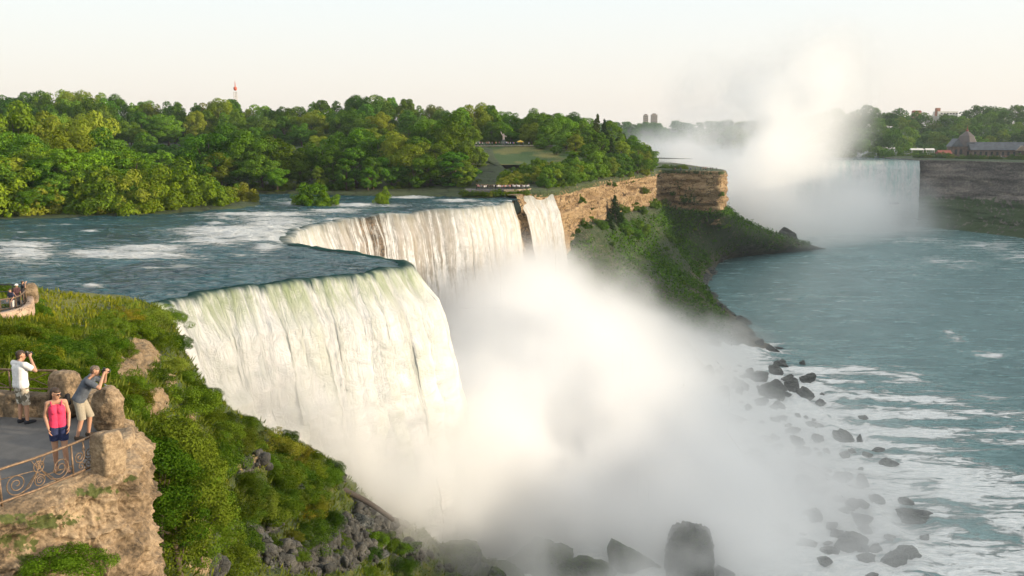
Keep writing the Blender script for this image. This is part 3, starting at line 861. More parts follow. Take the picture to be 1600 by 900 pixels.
def trunk_mesh(name, seed, cl, rad, h0=0.0, r0=0.018):
    rg = np.random.default_rng(seed + 900)
    mb = MB()
    top = np.array((rg.uniform(-.03, .03), rg.uniform(-.03, .03), 0.82))
    k = np.linspace(0, 1, 9)[:, None]
    axis = np.array((0, 0, -0.03)) * (1 - k) + top * k + 0.018 * np.sin(k * 6 + seed) * np.array((1, .6, 0))
    mb.tube(axis, np.linspace(r0 * 1.25, r0 * 0.25, 9), 7)
    pick = rg.choice(len(cl), min(14, len(cl)), replace=False)
    for i in pick:
        e = cl[i]
        j = int(np.clip((e[2] * 0.6) * 9, 1, 7))
        s = axis[j]
        m = (s + e) / 2 + np.array((0, 0, -0.03))
        mb.tube(cr([s, m, e], 6), np.linspace(r0 * 0.5, r0 * 0.12, 6), 5, False)
    me = mb.mesh(name, True)
    me.materials.append(M_bark)
    return me

TREES = {}
for i in range(5): TREES[('round', i)] = crown_mesh("broad_crown", 200 + i, 'round', 46, 9500, 0.0135, M_leaf)
for i in range(3): TREES[('tall', i)] = crown_mesh("tall_crown", 220 + i, 'tall', 60, 8500, 0.0130, M_leaf)
for i in range(2): TREES[('fir', i)] = crown_mesh("fir_crown", 240 + i, 'fir', 110, 5200, 0.0125, M_leaf_fir)
TRUNKS = {k: trunk_mesh(k[0] + "_trunk", k[1] + 7, v[1], v[2]) for k, v in TREES.items()}
BUSH = [crown_mesh("shrub_leaves", 260 + i, 'bush', 46, 5600, 0.028, M_leaf_shrub)[0] for i in range(4)]
NEARBUSH = [crown_mesh("near_shrub_leaves", 270 + i, 'bush', 70, 16000, 0.0145, M_leaf_shrub)[0] for i in range(4)]
FARTREE = [crown_mesh("far_crown", 280 + i, 'round', 46, 2300, 0.021, M_leaf)[0] for i in range(4)]
MASS = []
used = set()
def tree(kind, i, loc, h, w, label, group, tint=(1, 1, 1), rz=None, cat="tree", name=None):
    root = empty(name or {'round': "broadleaf_tree", 'tall': "tall_tree", 'fir': "conifer"}[kind], tuple(loc))
    root.rotation_euler = (random.uniform(-.05, .05), random.uniform(-.05, .05), random.uniform(0, 6.28) if rz is None else rz)
    root.scale = (h * w, h * w, h)
    tag(root, label, cat, group)
    o = obj("crown", TREES[(kind, i)][0], None, root); o.color = (*tint, 1)
    obj("trunk", TRUNKS[(kind, i)], None, root)
    return root

def shrub(loc, h, w, label, group, tint=(1, 1, 1), meshes=None, nrm=None, cat=None, name="bush"):
    cat = cat or name
    o = obj(name, random.choice(meshes or BUSH), None, None, tuple(loc))
    o.scale = (h * w, h * w * random.uniform(.85, 1.15), h)
    o.rotation_euler = (random.uniform(-.12, .12), random.uniform(-.12, .12), random.uniform(0, 6.28))
    o.color = (*tint, 1)
    return tag(o, label, cat, group)

def rt(lo=0.8, hi=1.25, warm=0.0):
    k = random.uniform(lo, hi)
    return (k * random.uniform(0.92, 1.12) * (1 + warm), k, k * random.uniform(0.7, 1.1))

def interp_prof(prof, x):
    prof = np.asarray(prof, float)
    return float(np.interp(x, prof[:, 0], prof[:, 1]))

# skyline of the rear forest, in photograph pixels: (x, y of the tree tops)
SKYL = [(-60, 150), (0, 145), (60, 140), (130, 141), (180, 150), (230, 158), (300, 161), (345, 151), (390, 166), (440, 162), (500, 156), (560, 149), (605, 142), (645, 161), (690, 165), (730, 162), (770, 164), (800, 176), (850, 168), (885, 174), (935, 190)]
def ground_z(x, y):
    return 16.0 if y > 420 else 6.0
g_back = "trees of the forest along the skyline"
for layer, (d0, d1, dtop, step) in enumerate([(560, 600, 0, 17), (500, 540, 16, 21), (455, 480, 38, 26), (410, 440, 62, 30)]):
    x = -130.0
    while x < 915:
        d = random.uniform(d0, d1)
        xx = x + random.uniform(-6, 6)
        if xx > 715: d = random.uniform(428, 470) + layer * -2
        top = interp_prof(SKYL, xx) + dtop * random.uniform(0.7, 1.25) + random.uniform(-2, 9)
        if xx > 735 and layer > 1: x += step; continue
        zt = P(xx, top, d)[2]
        gz = 14.5 if d > 420 else 8
        if layer == 3 and xx < 300: gz = 2
        h = max(9.0, zt - gz)
        pos = P(xx, top, d); pos[2] = zt - h
        k = random.random()
        kind, i = ('round', random.randrange(5)) if k < .8 else ('tall', random.randrange(3))
        where = ["on the skyline", "below the skyline", "in the middle rows", "in the lower rows"][layer]
        part = "left of the slim red tower" if xx < 340 else ("behind the river bushes" if xx < 640 else ("above the sloping lawn" if xx > 735 else "between tower and lawn"))
        tree(kind, i, pos, h, random.uniform(0.95, 1.35) * min(1.35, max(.75, 17 / h)), f"{'round' if kind == 'round' else 'narrow'} forest tree {where}, {part}", g_back,
             rt(.6, 1.5, random.choice([0, .12, .25, -.12])))
        x += step * random.uniform(0.8, 1.25)

# wooded island on the left: crowns stepping down to the water
g_isl = "trees on the wooded island left of the rapids"
ISL = [(-75, 190, 268, 'round', 1.1), (-110, 215, 245, 'round', 1.1), (-70, 245, 226, 'tall', 1.2),  # px, top py, base distance, kind, relative width
 (-30, 195, 262, 'round', 1.1), (18, 162, 285, 'round', 1.0), (45, 205, 250, 'round', 1.1), (75, 175, 290, 'round', 1.0), (100, 205, 262, 'round', 1.2), (135, 172, 295, 'round', 1.0), (150, 200, 270, 'round', 1.2),
 (185, 215, 275, 'round', 1.1), (165, 235, 252, 'round', 1.1), (200, 240, 255, 'tall', 1.3), (130, 235, 245, 'round', 1.1), (245, 236, 268, 'tall', 1.2), (225, 262, 256, 'round', 1.2),
 (60, 225, 240, 'round', 1.0), (10, 248, 228, 'tall', 1.3), (-20, 240, 225, 'round', 1.1), (38, 245, 235, 'tall', 1.1), (70, 252, 230, 'tall', 1.2), (102, 234, 232, 'tall', 1.25), (120, 268, 228, 'tall', 1.2), (146, 270, 230, 'tall', 1.1),
 (90, 275, 226, 'tall', 1.3), (180, 265, 236, 'round', 1.2), (206, 282, 233, 'round', 1.2), (255, 272, 258, 'round', 1.1), (275, 262, 262, 'tall', 1.1), (20, 285, 222, 'round', 1.1), (50, 290, 220, 'round', 1.1)]
for (x, tp, d, kind, w) in ISL:
    zt = P(x, tp, d)[2]
    pos = P(x, tp, d); gz = 1.0; h = zt - gz; pos[2] = gz
    near_w = "near the water" if d < 240 else ("in the middle of" if d < 265 else "at the back of")
    w = w * min(1.25, max(.8, 16 / h))
    hy = "tall" if h > 15 else "low"
    tree(kind, random.randrange(5 if kind == 'round' else 3), pos, h, w * 1.1, f"{hy} {'rounded' if kind == 'round' else 'upright'} yellow-green tree {near_w} the wooded island left of the rapids", g_isl, rt(.8, 1.5, random.choice([.05, .12, .25, -.05])))
g_ish = "bushes along the shore of the wooded island"
for k in range(34):
    f = k / 33
    x = -20 + 398 * f + random.uniform(-6, 6)
    base = 340 - 4 * f if x < 230 else 335 - 13 * (x - 230) / 155
    hpx = random.uniform(44, 78) if x < 300 else random.uniform(34, 50)
    if x > 345: hpx = random.uniform(24, 34)
    q = PZ(x, base - random.uniform(1, 9), 0.0)
    m = q[1] / F
    shrub(q + np.array((0, 1.5, -0.2)), hpx * m * 0.95, random.uniform(0.85, 1.15), f"{'golden-green' if k % 2 else 'bright green'} bush on the {'wide left shore' if x < 150 else ('middle shore' if x < 280 else 'pointed right tip')} of the wooded island", g_ish, rt(1.0, 1.5, 0.18))

# clumps on the shore of the large island behind the falls
g_mid = "trees along the shore behind the far fall"
MID = [(322, 208, 312, 'round', 1.3), (352, 198, 318, 'round', 1.35), (392, 204, 314, 'round', 1.3), (425, 212, 318, 'round', 1.2), (450, 224, 318, 'round', 1.2), (342, 238, 309, 'round', 1.2), (408, 240, 309, 'round', 1.2), (432, 262, 306, 'round', 1.1), (372, 252, 310, 'round', 1.2),
       (485, 222, 330, 'round', 1.1), (505, 226, 322, 'round', 1.1), (470, 250, 315, 'round', 1.1), (520, 236, 312, 'tall', 1.2), (555, 232, 312, 'tall', 1.2), (582, 248, 308, 'tall', 1.1), (540, 258, 306, 'tall', 1.1), (590, 210, 335, 'round', 1.2),
       (625, 206, 330, 'round', 1.2), (640, 222, 315, 'round', 1.2), (612, 240, 312, 'round', 1.1), (655, 214, 325, 'tall', 1.3), (668, 240, 312, 'round', 1.2), (645, 252, 309, 'tall', 1.2), (700, 190, 345, 'round', 1.3), (712, 178, 360, 'tall', 1.5), (735, 200, 350, 'tall', 1.2),
       (712, 238, 312, 'tall', 1.6), (722, 250, 309, 'tall', 1.2), (690, 222, 322, 'tall', 1.4), (565, 200, 350, 'round', 1.2), (530, 205, 350, 'round', 1.2), (670, 190, 350, 'round', 1.2), (498, 262, 306, 'tall', 1.0), (575, 262, 304, 'tall', 1.0)]
for (x, tp, d, kind, w) in MID:
    zt = P(x, tp, d)[2]; pos = P(x, tp, d)
    gz = 1.5 if d < 325 else 4.0
    h = zt - gz; pos[2] = gz
    wh = "in the big clump below the slim red tower" if x < 465 else ("behind the two small river bushes" if x < 610 else ("beside the stairs and lawn" if x > 680 else "between the river bushes and the lawn"))
    tree(kind, random.randrange(5 if kind == 'round' else 3), pos, h, w * min(1.2, max(.8, 16 / h)), f"{'tall' if h > 16 else 'lower'} {'rounded' if kind == 'round' else 'upright'} green tree {wh}", g_mid, rt(.65, 1.45, random.choice([0, .1, .22, -.1])))
for k in range(20):
    x = 315 + 430 * k / 19
    q = PZ(x, 299 - (2 if x < 500 else -1) + random.uniform(-3, 0), 0.6)
    if x < 470: q = P(x, 297, 310 + random.uniform(-2, 6)); q[2] = .8
    shrub(q, random.uniform(2.0, 4.2), random.uniform(1.0, 1.5), "low dark shoreline bush at the foot of the trees behind the far fall", "low bushes at the foot of the shore trees", rt(.6, .95))
# the small bushes that stand in the river above the far fall
o = shrub(PZ(491, 321, 0), 7.4, .85, "large leafy bush standing alone in the river above the far fall", None, (1.25, 1.3, .9))
o = shrub(PZ(476, 320, 0), 4.4, 1.1, "low bush crowding the left foot of the lone river bush", None, (1.25, 1.3, .9))
o = shrub(PZ(512, 322, 0), 4.0, 1.0, "low bush crowding the right foot of the lone river bush", None, (1.35, 1.3, .9))
o = shrub(PZ(598, 319, 0), 4.8, .72, "small round bush in the river just above the far fall", None, (1.5, 1.3, .8))

# the wooded cliff edge right of the lawn
g_edge = "trees on the edge of the tan cliff"
EDGE = [(770, 190, 420, 'round', 1.0), (800, 205, 425, 'round', 1.1), (832, 192, 418, 'round', 1.2), (858, 186, 405, 'round', 1.3), (880, 178, 410, 'round', 1.1), (845, 215, 395, 'round', 1.1), (905, 190, 415, 'tall', 1.3), (930, 178, 425, 'fir', 1.2), (942, 186, 425, 'fir', 1.1),
        (955, 192, 428, 'tall', 1.3), (968, 200, 430, 'fir', 1.2), (978, 208, 436, 'fir', 1.2), (990, 214, 440, 'tall', 1.2), (1000, 222, 445, 'round', 1.0), (1010, 232, 448, 'round', 1.0), (1018, 245, 448, 'round', 1.0), (920, 200, 400, 'tall', 1.2), (938, 208, 402, 'tall', 1.2),
        (955, 215, 408, 'fir', 1.2), (970, 222, 415, 'tall', 1.2), (985, 232, 424, 'tall', 1.2), (900, 212, 385, 'tall', 1.2), (885, 205, 392, 'round', 1.2), (915, 225, 378, 'tall', 1.2), (935, 232, 382, 'fir', 1.2), (955, 238, 395, 'round', 1.1), (975, 245, 405, 'round', 1.1),
        (995, 250, 420, 'round', 1.0), (895, 235, 365, 'round', 1.1), (915, 246, 362, 'round', 1.1), (870, 226, 380, 'round', 1.1)]
for (x, tp, d, kind, w) in EDGE:
    zt = P(x, tp, d)[2]; pos = P(x, tp, d)
    s_ = np.interp(x, [760, 860, 940, 1020], [14, 12.5, 9, 2])
    h = max(zt - s_, 4.5); pos[2] = zt - h
    wh = "beside the crowded terrace" if x < 870 else ("on the cliff edge midway to the headland" if x < 960 else "at the headland end of the wooded cliff")
    tree(kind, random.randrange({'round': 5, 'tall': 3, 'fir': 2}[kind]), pos, h, w * min(1.3, max(.8, 13 / h)), f"{'pointed dark conifer' if kind == 'fir' else ('bushy green tree' if kind == 'round' else 'upright green tree')} {wh}{', tall' if h > 13 else ''}", g_edge, rt(.9, 1.4, 0.08))
g_rim = "small trees crowding the rim of the tan cliff"
for k in range(40):
    x = random.uniform(846, 1016)
    e = np.interp(x, [846, 865, 940, 1020], [303, 300, 283, 270]); d = np.interp(x, [846, 865, 940, 1020], [296, 299, 362, 438]) + random.uniform(3, 16)
    q = P(x, e - random.uniform(1, 8), d); h = random.uniform(26, 48) * d / F
    kind = random.choice(['tall', 'round', 'tall'])
    tree(kind, random.randrange(3), q - np.array((0, 0, .3)), h, random.uniform(1.0, 1.5), f"{'upright' if kind == 'tall' else 'bushy'} small tree on the rim of the tan cliff{' near the slim fall' if x < 900 else (' near the headland' if x > 970 else '')}", g_rim, rt(.9, 1.5, .1))
g_scr = "bushes covering the slope above the tan cliff"
for k in range(60):
    f = random.random()
    q = front[12 + min(7, int(f * 7.5))] * (1 - (f * 7.5) % 1) + front[13 + min(6, int(f * 7.5))] * ((f * 7.5) % 1)
    b = np.array((-.55, .8, 0)) * random.uniform(0.5, 34)
    x_, y_, z_ = q + b
    z_ = q[2] + np.interp(np.hypot(b[0], b[1]), [0, 2.5, 14, 45], [.0, 1.0, 2.2, 5.5])
    if y_ > 440 and x_ > 82: continue
    shrub((x_, y_, z_ - .3), random.uniform(2.2, 4.8), random.uniform(.9, 1.4), "bush on the green slope between the lawn and the tan cliff" if f < .45 else "bush along the top of the tan cliff", g_scr, rt(.95, 1.5, .12))
for k in range(26):
    x = random.uniform(775, 900); y = random.uniform(262, 292)
    d = np.interp(y, [255, 292], [345, 302])
    q = P(x, y, d)
    shrub(q, random.uniform(2.0, 4.2), random.uniform(1, 1.4), "bright bush on the bank between the lawn and the slim fall", g_scr, rt(1.05, 1.6, .15))
# shrubs on the talus and cliff foot
g_tal = "shrubs on the slope below the tan cliff"
for k in range(46):
    u, v = random.random(), random.random() ** 1.3
    i, j = int(10 + v * 85), int(45 + u * 210)
    q = Gt[i, j]
    if q[2] < -44: continue
    shrub(q - np.array((0, 0, .4)), random.uniform(1.2, 3.4) * (1.25 if v < .3 else 1), random.uniform(1, 1.5), "dark green shrub high on the slope under the tan cliff" if v < .35 else "low shrub scattered on the slope down to the gorge", g_tal, rt(.8, 1.3), name="shrub")
for (x, y, d, h) in [(962, 350, 372, 12), (950, 365, 360, 9), (975, 372, 372, 8), (990, 380, 380, 7), (1005, 372, 395, 7), (940, 372, 350, 6)]:
    q = P(x, y, d)
    tree('fir' if h > 8 else 'round', 0, q, h, 1.3, f"{'tall dark conifer' if h > 10 else 'dark small tree'} on the slope against the foot of the tan cliff", "trees against the foot of the tan cliff", (.8, .9, .8))

# the wooded hill of the right bank and the far shore
g_hill = "trees on the hill beyond the horseshoe fall"
HILL = [(1150, 186), (1200, 182), (1260, 180), (1320, 172), (1360, 170), (1400, 173), (1440, 181), (1470, 182), (1500, 176), (1530, 167), (1570, 168), (1620, 166), (1680, 165)]
for layer, (d0, d1, dt, step) in enumerate([(1010, 1060, -3, 13), (950, 990, 9, 14), (890, 930, 22, 16), (830, 860, 36, 18), (775, 800, 50, 20)]):
    x = 1140.0 if layer < 3 else 1300
    while x < 1740:
        d = random.uniform(d0, d1); xx = x + random.uniform(-4, 4)
        if xx < 1310: d *= 1.35
        top = interp_prof(HILL, xx) + dt * random.uniform(.8, 1.2) + random.uniform(-2, 5)
        pos = P(xx, top, d); h = random.uniform(15, 21) * (1.3 if layer == 0 else 1.15)
        pos[2] -= h
        o = obj("far_tree", random.choice(FARTREE), None, None, tuple(pos))
        o.scale = (h * random.uniform(.9, 1.25),) * 2 + (h,); o.rotation_euler = (0, 0, random.uniform(0, 6.28)); o.color = (*rt(.7, 1.1), 1)
        wh = ["on the crest of", "high on", "halfway up", "low on", "at the foot of"][layer]
        tag(o, f"round tree {wh} the hazy hill {'behind the tall spray' if xx < 1310 else ('left of the peaked stone building' if xx < 1470 else 'behind the peaked stone building')}", "tree", g_hill)
        x += step * random.uniform(.8, 1.25)
# far-off wood on the far shore: one mass
rg = np.random.default_rng(5)
cc = []
for k in range(420):
    x = rg.uniform(-700, 560); y = rg.uniform(1730, 2100)
    z = np.interp(y, [1740, 1800, 1940, 2160], [0.5, 6, 26, 34])
    cc.append((x, y, z, rg.uniform(13, 22)))
V = []
base_v = np.empty(len(FARTREE[0].vertices) * 3, np.float32); FARTREE[0].vertices.foreach_get("co", base_v); base_v = base_v.reshape(-1, 4, 3)[::4]
for (x, y, z, h) in cc:
    a = rg.uniform(0, 6.28); ca, sa = math.cos(a), math.sin(a)
    B = base_v.copy(); m = B.mean(1, keepdims=True); B = m + (B - m) * 2.1
    V.append(np.stack([(B[..., 0] * ca - B[..., 1] * sa) * h * 1.2 + x, (B[..., 0] * sa + B[..., 1] * ca) * h * 1.2 + y, B[..., 2] * h + z], -1).reshape(-1, 3))
V = np.concatenate(V)
me = mesh_from("far_woods", V, np.arange(len(V)).reshape(-1, 4), False)
o = obj("far_woods", me, M_leaf); o["kind"] = "stuff"; o.color = (.8, .9, .9, 1)

for k in range(26):
    q = G_cliff[int(random.uniform(28, 100)), int(random.uniform(75, 330))]
    shrub(q, random.uniform(1.2, 2.8), random.uniform(.9, 1.3), "bush growing out of the face of the tan cliff", "bushes growing on the tan cliff", rt(.6, 1.2, .1))
# ground cover on the slope under the cliff: nobody could count it
rg = np.random.default_rng(91)
Vt = Gt.reshape(-1, 3); nt_ = grid_normals(Gt).reshape(-1, 3); nt_ *= np.sign(nt_[:, 2:3])
wt_ = (0.15 + (fbm(Vt * .06, 3, 141) > -.12)) * (Vt[:, 2] > -46.5) * (Vt[:, 2] < -18); wt_ = wt_ / wt_.sum()
ix = rg.choice(len(Vt), 26000, p=wt_)
C = Vt[ix] + rg.normal(size=(len(ix), 3)) * .7
Nn_ = nt_[ix] + .7 * rg.normal(size=(len(ix), 3)); Nn_ /= np.linalg.norm(Nn_, axis=1, keepdims=True)
V = leaf_quads(rg, C + nt_[ix] * rg.uniform(0, .8, len(ix))[:, None], Nn_, 0.42)
o = obj("ground_cover", mesh_from("ground_cover", V, np.arange(len(V)).reshape(-1, 4), False), M_leaf); o["kind"] = "stuff"; o.color = (.75, .78, .7, 1)

for k in range(26):
    x = 1432 + 7 * k + random.uniform(-3, 3); q = P(x, 248, np.interp(x, [1430, 1500, 1600, 1620], [722, 690, 655, 650])); q[2] = 1.6
    shrub(q, random.uniform(2.0, 4.5), random.uniform(1.1, 1.6), "dark bush along the rim of the right bank cliff", "bushes along the rim of the right bank", rt(.7, 1.1))

for k in range(16):
    q = np.array((-15 + 19.5 * k / 15 + random.uniform(-.4, .4), np.interp(-15 + 19.5 * k / 15, [-15, -9, 4.4], [286.5, 284.6, 290.2]) + random.uniform(.4, 1.2), .6))
    shrub(q, random.uniform(1.3, 2.1), random.uniform(1.0, 1.5), "low bush at the water's edge under the low lookout", "low bushes under the low lookout", rt(.7, 1.1, .15))
for k in range(14):
    q = np.array((random.uniform(72, 92), random.uniform(476, 488), 1.6))
    shrub(q, random.uniform(1.2, 2.6), random.uniform(1.1, 1.6), "bush on the landward end of the grassy headland", "bushes on the grassy headland", rt(.6, 1.0))
# ================================================================ SPRAY, PLUME AND HAZE
def spray(name, lo, hi, voxel, puffs, nscale, dens, color, thr, soft, zfade, warp=0.6, aniso=0.65, floor=0.12, detail=5.0):
    """Drifting spray as a voxel volume: soft ellipsoidal puffs broken up by turbulence.
    puffs: (centre, radii, strength)"""
    lo, hi = np.array(lo, float), np.array(hi, float)
    ng = bpy.data.node_groups.new(name, 'GeometryNodeTree')
    ng.interface.new_socket("Geometry", in_out='INPUT', socket_type='NodeSocketGeometry')
    ng.interface.new_socket("Geometry", in_out='OUTPUT', socket_type='NodeSocketGeometry')
    def n(typ, ins=None, **kw):
        nd = ng.nodes.new(typ)
        for k, v in kw.items(): setattr(nd, k, v)
        for k, v in (ins or {}).items():
            if isinstance(v, bpy.types.NodeSocket): ng.links.new(v, nd.inputs[k])
            else: nd.inputs[k].default_value = v
        return nd
    def mth(op, a, b=0.0): return n("ShaderNodeMath", {0: a, 1: b}, operation=op).outputs[0]
    def vec(op, a, b=None, o=0, s=None):
        ins = {0: a}
        if b is not None: ins[1] = b
        if s is not None: ins[3] = s
        return n("ShaderNodeVectorMath", ins, operation=op).outputs[o]
    p = n("GeometryNodeInputPosition").outputs[0]
    nz = n("ShaderNodeTexNoise", {"Vector": p, "Scale": nscale, "Detail": detail, "Roughness": 0.58})
    pw = vec('ADD', p, vec('SCALE', vec('SUBTRACT', nz.outputs[1], (0.5, 0.5, 0.5)), s=warp / nscale))
    tot = None
    for c, r, s in puffs:
        a = vec('MULTIPLY', vec('SUBTRACT', pw, c), tuple(1.0 / x for x in r))
        v = n("ShaderNodeMapRange", {0: vec('LENGTH', a, o=1), 1: 1.0, 2: 0.0, 3: 0.0, 4: s}, interpolation_type='SMOOTHSTEP').outputs[0]
        tot = v if tot is None else mth('ADD', tot, v)
    br = n("ShaderNodeMapRange", {0: nz.outputs[0], 1: thr, 2: thr + soft, 3: floor, 4: 1.0}, interpolation_type='SMOOTHSTEP').outputs[0]
    d = mth('MULTIPLY', mth('MULTIPLY', tot, br), dens)
    z = n("ShaderNodeSeparateXYZ", {0: p}).outputs[2]
    d = mth('MULTIPLY', d, n("ShaderNodeMapRange", {0: z, 1: float(hi[2]), 2: float(hi[2] - zfade), 3: 0.0, 4: 1.0}, interpolation_type='SMOOTHSTEP').outputs[0])
    rs = np.maximum((hi - lo) / voxel, 4).astype(int)
    vc = n("GeometryNodeVolumeCube", {"Density": d, "Background": 0.0, "Min": tuple(lo), "Max": tuple(hi), "Resolution X": int(rs[0]), "Resolution Y": int(rs[1]), "Resolution Z": int(rs[2])})
    t = NT(name)
    vol = t.n("VolumePrincipled", {"Color": (*color, 1), "Density": 1.0, "Density Attribute": "density", "Anisotropy": aniso})
    m = t.done(None, vol)
    m.cycles.volume_sampling = 'MULTIPLE_IMPORTANCE'
    sm = n("GeometryNodeSetMaterial", {"Geometry": vc.outputs[0], "Material": m})
    out = n("NodeGroupOutput", {0: sm.outputs[0]})
    o = MB().box((lo + hi) / 2, hi - lo).build(name, m)
    md = o.modifiers.new("volume", 'NODES')
    md.node_group = ng
    o["kind"] = "stuff"
    return o

spray("spray_mist", (-52, 92, -52), (122, 330, 2), 1.25,
      [((-6, 154, -47), (36, 30, 36), 1.6), ((6, 165, -47), (44, 35, 33), 1.6), ((10, 184, -45), (46, 40, 36), 1.4), ((8, 210, -42), (44, 42, 38), 1.4), ((4, 240, -40), (36, 42, 38), 1.3),
       ((8, 272, -42), (36, 36, 30), 1.0), ((38, 178, -50), (46, 44, 20), .7), ((39, 222, -49), (42, 48, 22), .65), ((42, 266, -48), (42, 36, 20), .6), ((26, 160, -49), (54, 32, 17), 1.2), ((62, 296, -49), (36, 24, 11), .4),
       ((-36, 107, -13), (11, 10, 11), .7), ((-28, 112, -20), (13, 11, 13), .9), ((-19, 121, -26), (14, 12, 14), 1.1), ((-9, 133, -31), (15, 12, 16), 1.3), ((72, 190, -51), (32, 75, 9), .24), ((60, 154, -50), (44, 26, 9), .22), ((20, 133, -46), (60, 17, 15), .75), ((-14, 123, -33), (17, 12, 17), 1.6), ((-23, 114, -26), (13, 10, 13), 1.2), ((-2, 144, -34), (20, 16, 22), 2.0)],
      0.062, 0.30, (0.998, 0.999, 1.0), 0.42, 0.09, 12, 1.1, 0.65, 0.16, 6.0)
spray("spray_plume", (20, 440, -52), (350, 780, 118), 3.0,
      [((205, 650, -46), (125, 100, 58), 1.3), ((160, 640, -10), (88, 80, 60), 1.3), ((125, 660, -8), (70, 90, 45), 1.0), ((195, 640, 30), (70, 60, 60), .8), ((222, 640, 66), (56, 45, 48), .60),
       ((150, 650, 44), (50, 45, 40), .40), ((262, 665, -46), (70, 54, 22), .9), ((175, 590, -48), (90, 90, 20), .6)],
      0.024, 0.075, (0.998, 0.999, 1.0), 0.42, 0.13, 25, 1.1, 0.65, 0.08, 6.0)

HAZE = True
if HAZE:
    t = NT("haze")
    vol = t.n("VolumePrincipled", {"Color": (0.80, 0.90, 1.0, 1), "Density": 0.00007, "Anisotropy": 0.3})
    M_haze = t.done(None, vol)
    hz = MB().box((0, 0, 33), (9600, 9600, 2 * 87)).build("haze", M_haze)
    hz["kind"] = "stuff"
# ================================================================ THE STONE TERRACE AND WHAT STANDS ON IT
ZP = 13.23
M_stone = mat_rock("terrace_stone", (0.055, 0.040, 0.024), (0.23, 0.165, 0.10), (0.44, 0.335, 0.215), 1.6, 0.5, 0.09, True, (0.07, 0.085, 0.02), 0.12)
M_pave = NT("paving")
_p = M_pave.pos()
_c = M_pave.mix(M_pave.rng(M_pave.noise(_p, 1.1, 6, 0.65), 0.3, 0.7), (0.085, 0.085, 0.085), (0.15, 0.145, 0.14))
_c = M_pave.mix(M_pave.math('MULTIPLY', M_pave.noise(_p, 40, 3), 0.5), _c, (0.05, 0.05, 0.05))
M_pave = M_pave.done(M_pave.pbr(Base_Color=_c, Roughness=0.85, Normal=M_pave.bump(M_pave.noise(_p, 30, 4), 0.5, 0.02)))

pv = np.array([PZ(x, y, ZP) for x, y in [(-620, 1010), (-60, 832), (0, 803), (60, 779), (112, 757), (160, 744), (196, 727), (204, 700), (196, 678), (178, 660), (140, 646), (85, 644), (40, 646), (0, 642), (-80, 636), (-620, 630)]])
cen = pv.mean(0)
inner = cen + (pv - cen) * 0.985
MB().prism(inner[:, :2], ZP - 0.35, ZP).build("pavement", M_pave)["kind"] = "structure"

# retaining wall: a rough rock face that falls from the rim of the paving
rim = resample(pv[:14], 90)
rim = np.concatenate([rim[:1], (rim[:-2] + 2 * rim[1:-1] + rim[2:]) / 4, rim[-1:]])
Tn = np.gradient(rim[:, :2], axis=0)
No = np.stack([Tn[:, 1], -Tn[:, 0]], 1); No /= np.linalg.norm(No, axis=1, keepdims=True)
for _ in range(6): No = np.concatenate([No[:1], (No[:-2] + 2 * No[1:-1] + No[2:]) / 4, No[-1:]])
No /= np.linalg.norm(No, axis=1, keepdims=True)
prof = [(-.34, -.2), (-.30, .02), (-.12, .05), (.06, -.02), (.13, -.16), (.15, -.5), (.08, -1.0), (.16, -1.6), (.10, -2.2), (.22, -3.0), (.32, -4.2), (.6, -6.0)]
Gw = densify([[(r_[0] + n_[0] * o, r_[1] + n_[1] * o, ZP + z) for r_, n_ in zip(rim, No)] for o, z in prof], 260, 760)
wn = grid_normals(Gw)
wn *= np.where((wn[..., :2] * cr(No, 760)[None]).sum(-1, keepdims=True) + 0.5 * wn[..., 2:3] < 0, -1, 1)
lump = fbm(Gw * np.array((1.1, 1.1, 1.5)), 5, 111, True)
slab = fbm(Gw * np.array((.5, .5, 1.1)), 3, 112)
Gw = Gw + wn * ((0.30 * lump + 0.34 * slab + 0.18 * fbm(Gw * np.array((2.6, 2.6, 3.4)), 4, 115, True) + 0.08 * fbm(Gw * 6, 3, 113, True)) * np.clip((ZP + 0.12 - Gw[..., 2]) / .35, 0.12, 1))[..., None]
me = grid_mesh("stone_wall", Gw)
wx, wy = project(Gw)
attr(me, "green", 0.12 * fbm(Gw * 1.2, 3, 114) + foam_px(wx, wy, [(60, 814, 85, 16, .75), (150, 768, 50, 12, .7), (30, 845, 40, 26, .7), (195, 748, 26, 8, .5), (40, 870, 40, 20, .5)]))
tag(obj("stone_wall", me, M_stone), "rough tan rock retaining wall under the terrace, mossy along its upper edge", "wall")

def rough_block(name, w, d, h, seed, p=5.0, arch=0.0, amp=0.05):
    """Weathered stone block standing on z = 0."""
    k = 40
    bm = bmesh.new()
    bmesh.ops.create_cube(bm, size=2)
    bmesh.ops.subdivide_edges(bm, edges=bm.edges[:], cuts=k, use_grid_fill=True)
    V = np.array([v.co[:] for v in bm.verts])
    V /= (np.abs(V) ** p).sum(1, keepdims=True) ** (1 / p)
    if arch:
        zt = V[:, 2] > 0
        V[zt, 2] *= np.sqrt(np.clip(1 - arch * V[zt, 0] ** 2, 0.05, 1))
    V = V * np.array((w / 2, d / 2, h / 2)) + np.array((0, 0, h / 2))
    taper = 1 - 0.10 * (V[:, 2:3] / h)
    V[:, :2] *= taper
    q = V + seed * 3.7
    n_ = fbm(q * 3.0, 4, seed, True) * amp + fbm(q * np.array((1.5, 1.5, 1.2)), 2, seed + 3) * amp * 1.2
    c = V - np.array((0, 0, h * .5))
    V = V + c / np.linalg.norm(c, axis=1, keepdims=True) * n_[:, None]
    for v, q_ in zip(bm.verts, V): v.co = q_
    me = bpy.data.meshes.new(name)
    bm.to_mesh(me); bm.free()
    me.polygons.foreach_set("use_smooth", np.ones(len(me.polygons), bool))
    attr(me, "green", 0.1 * fbm(V * 2, 3, seed + 8) - 0.05)
    return me

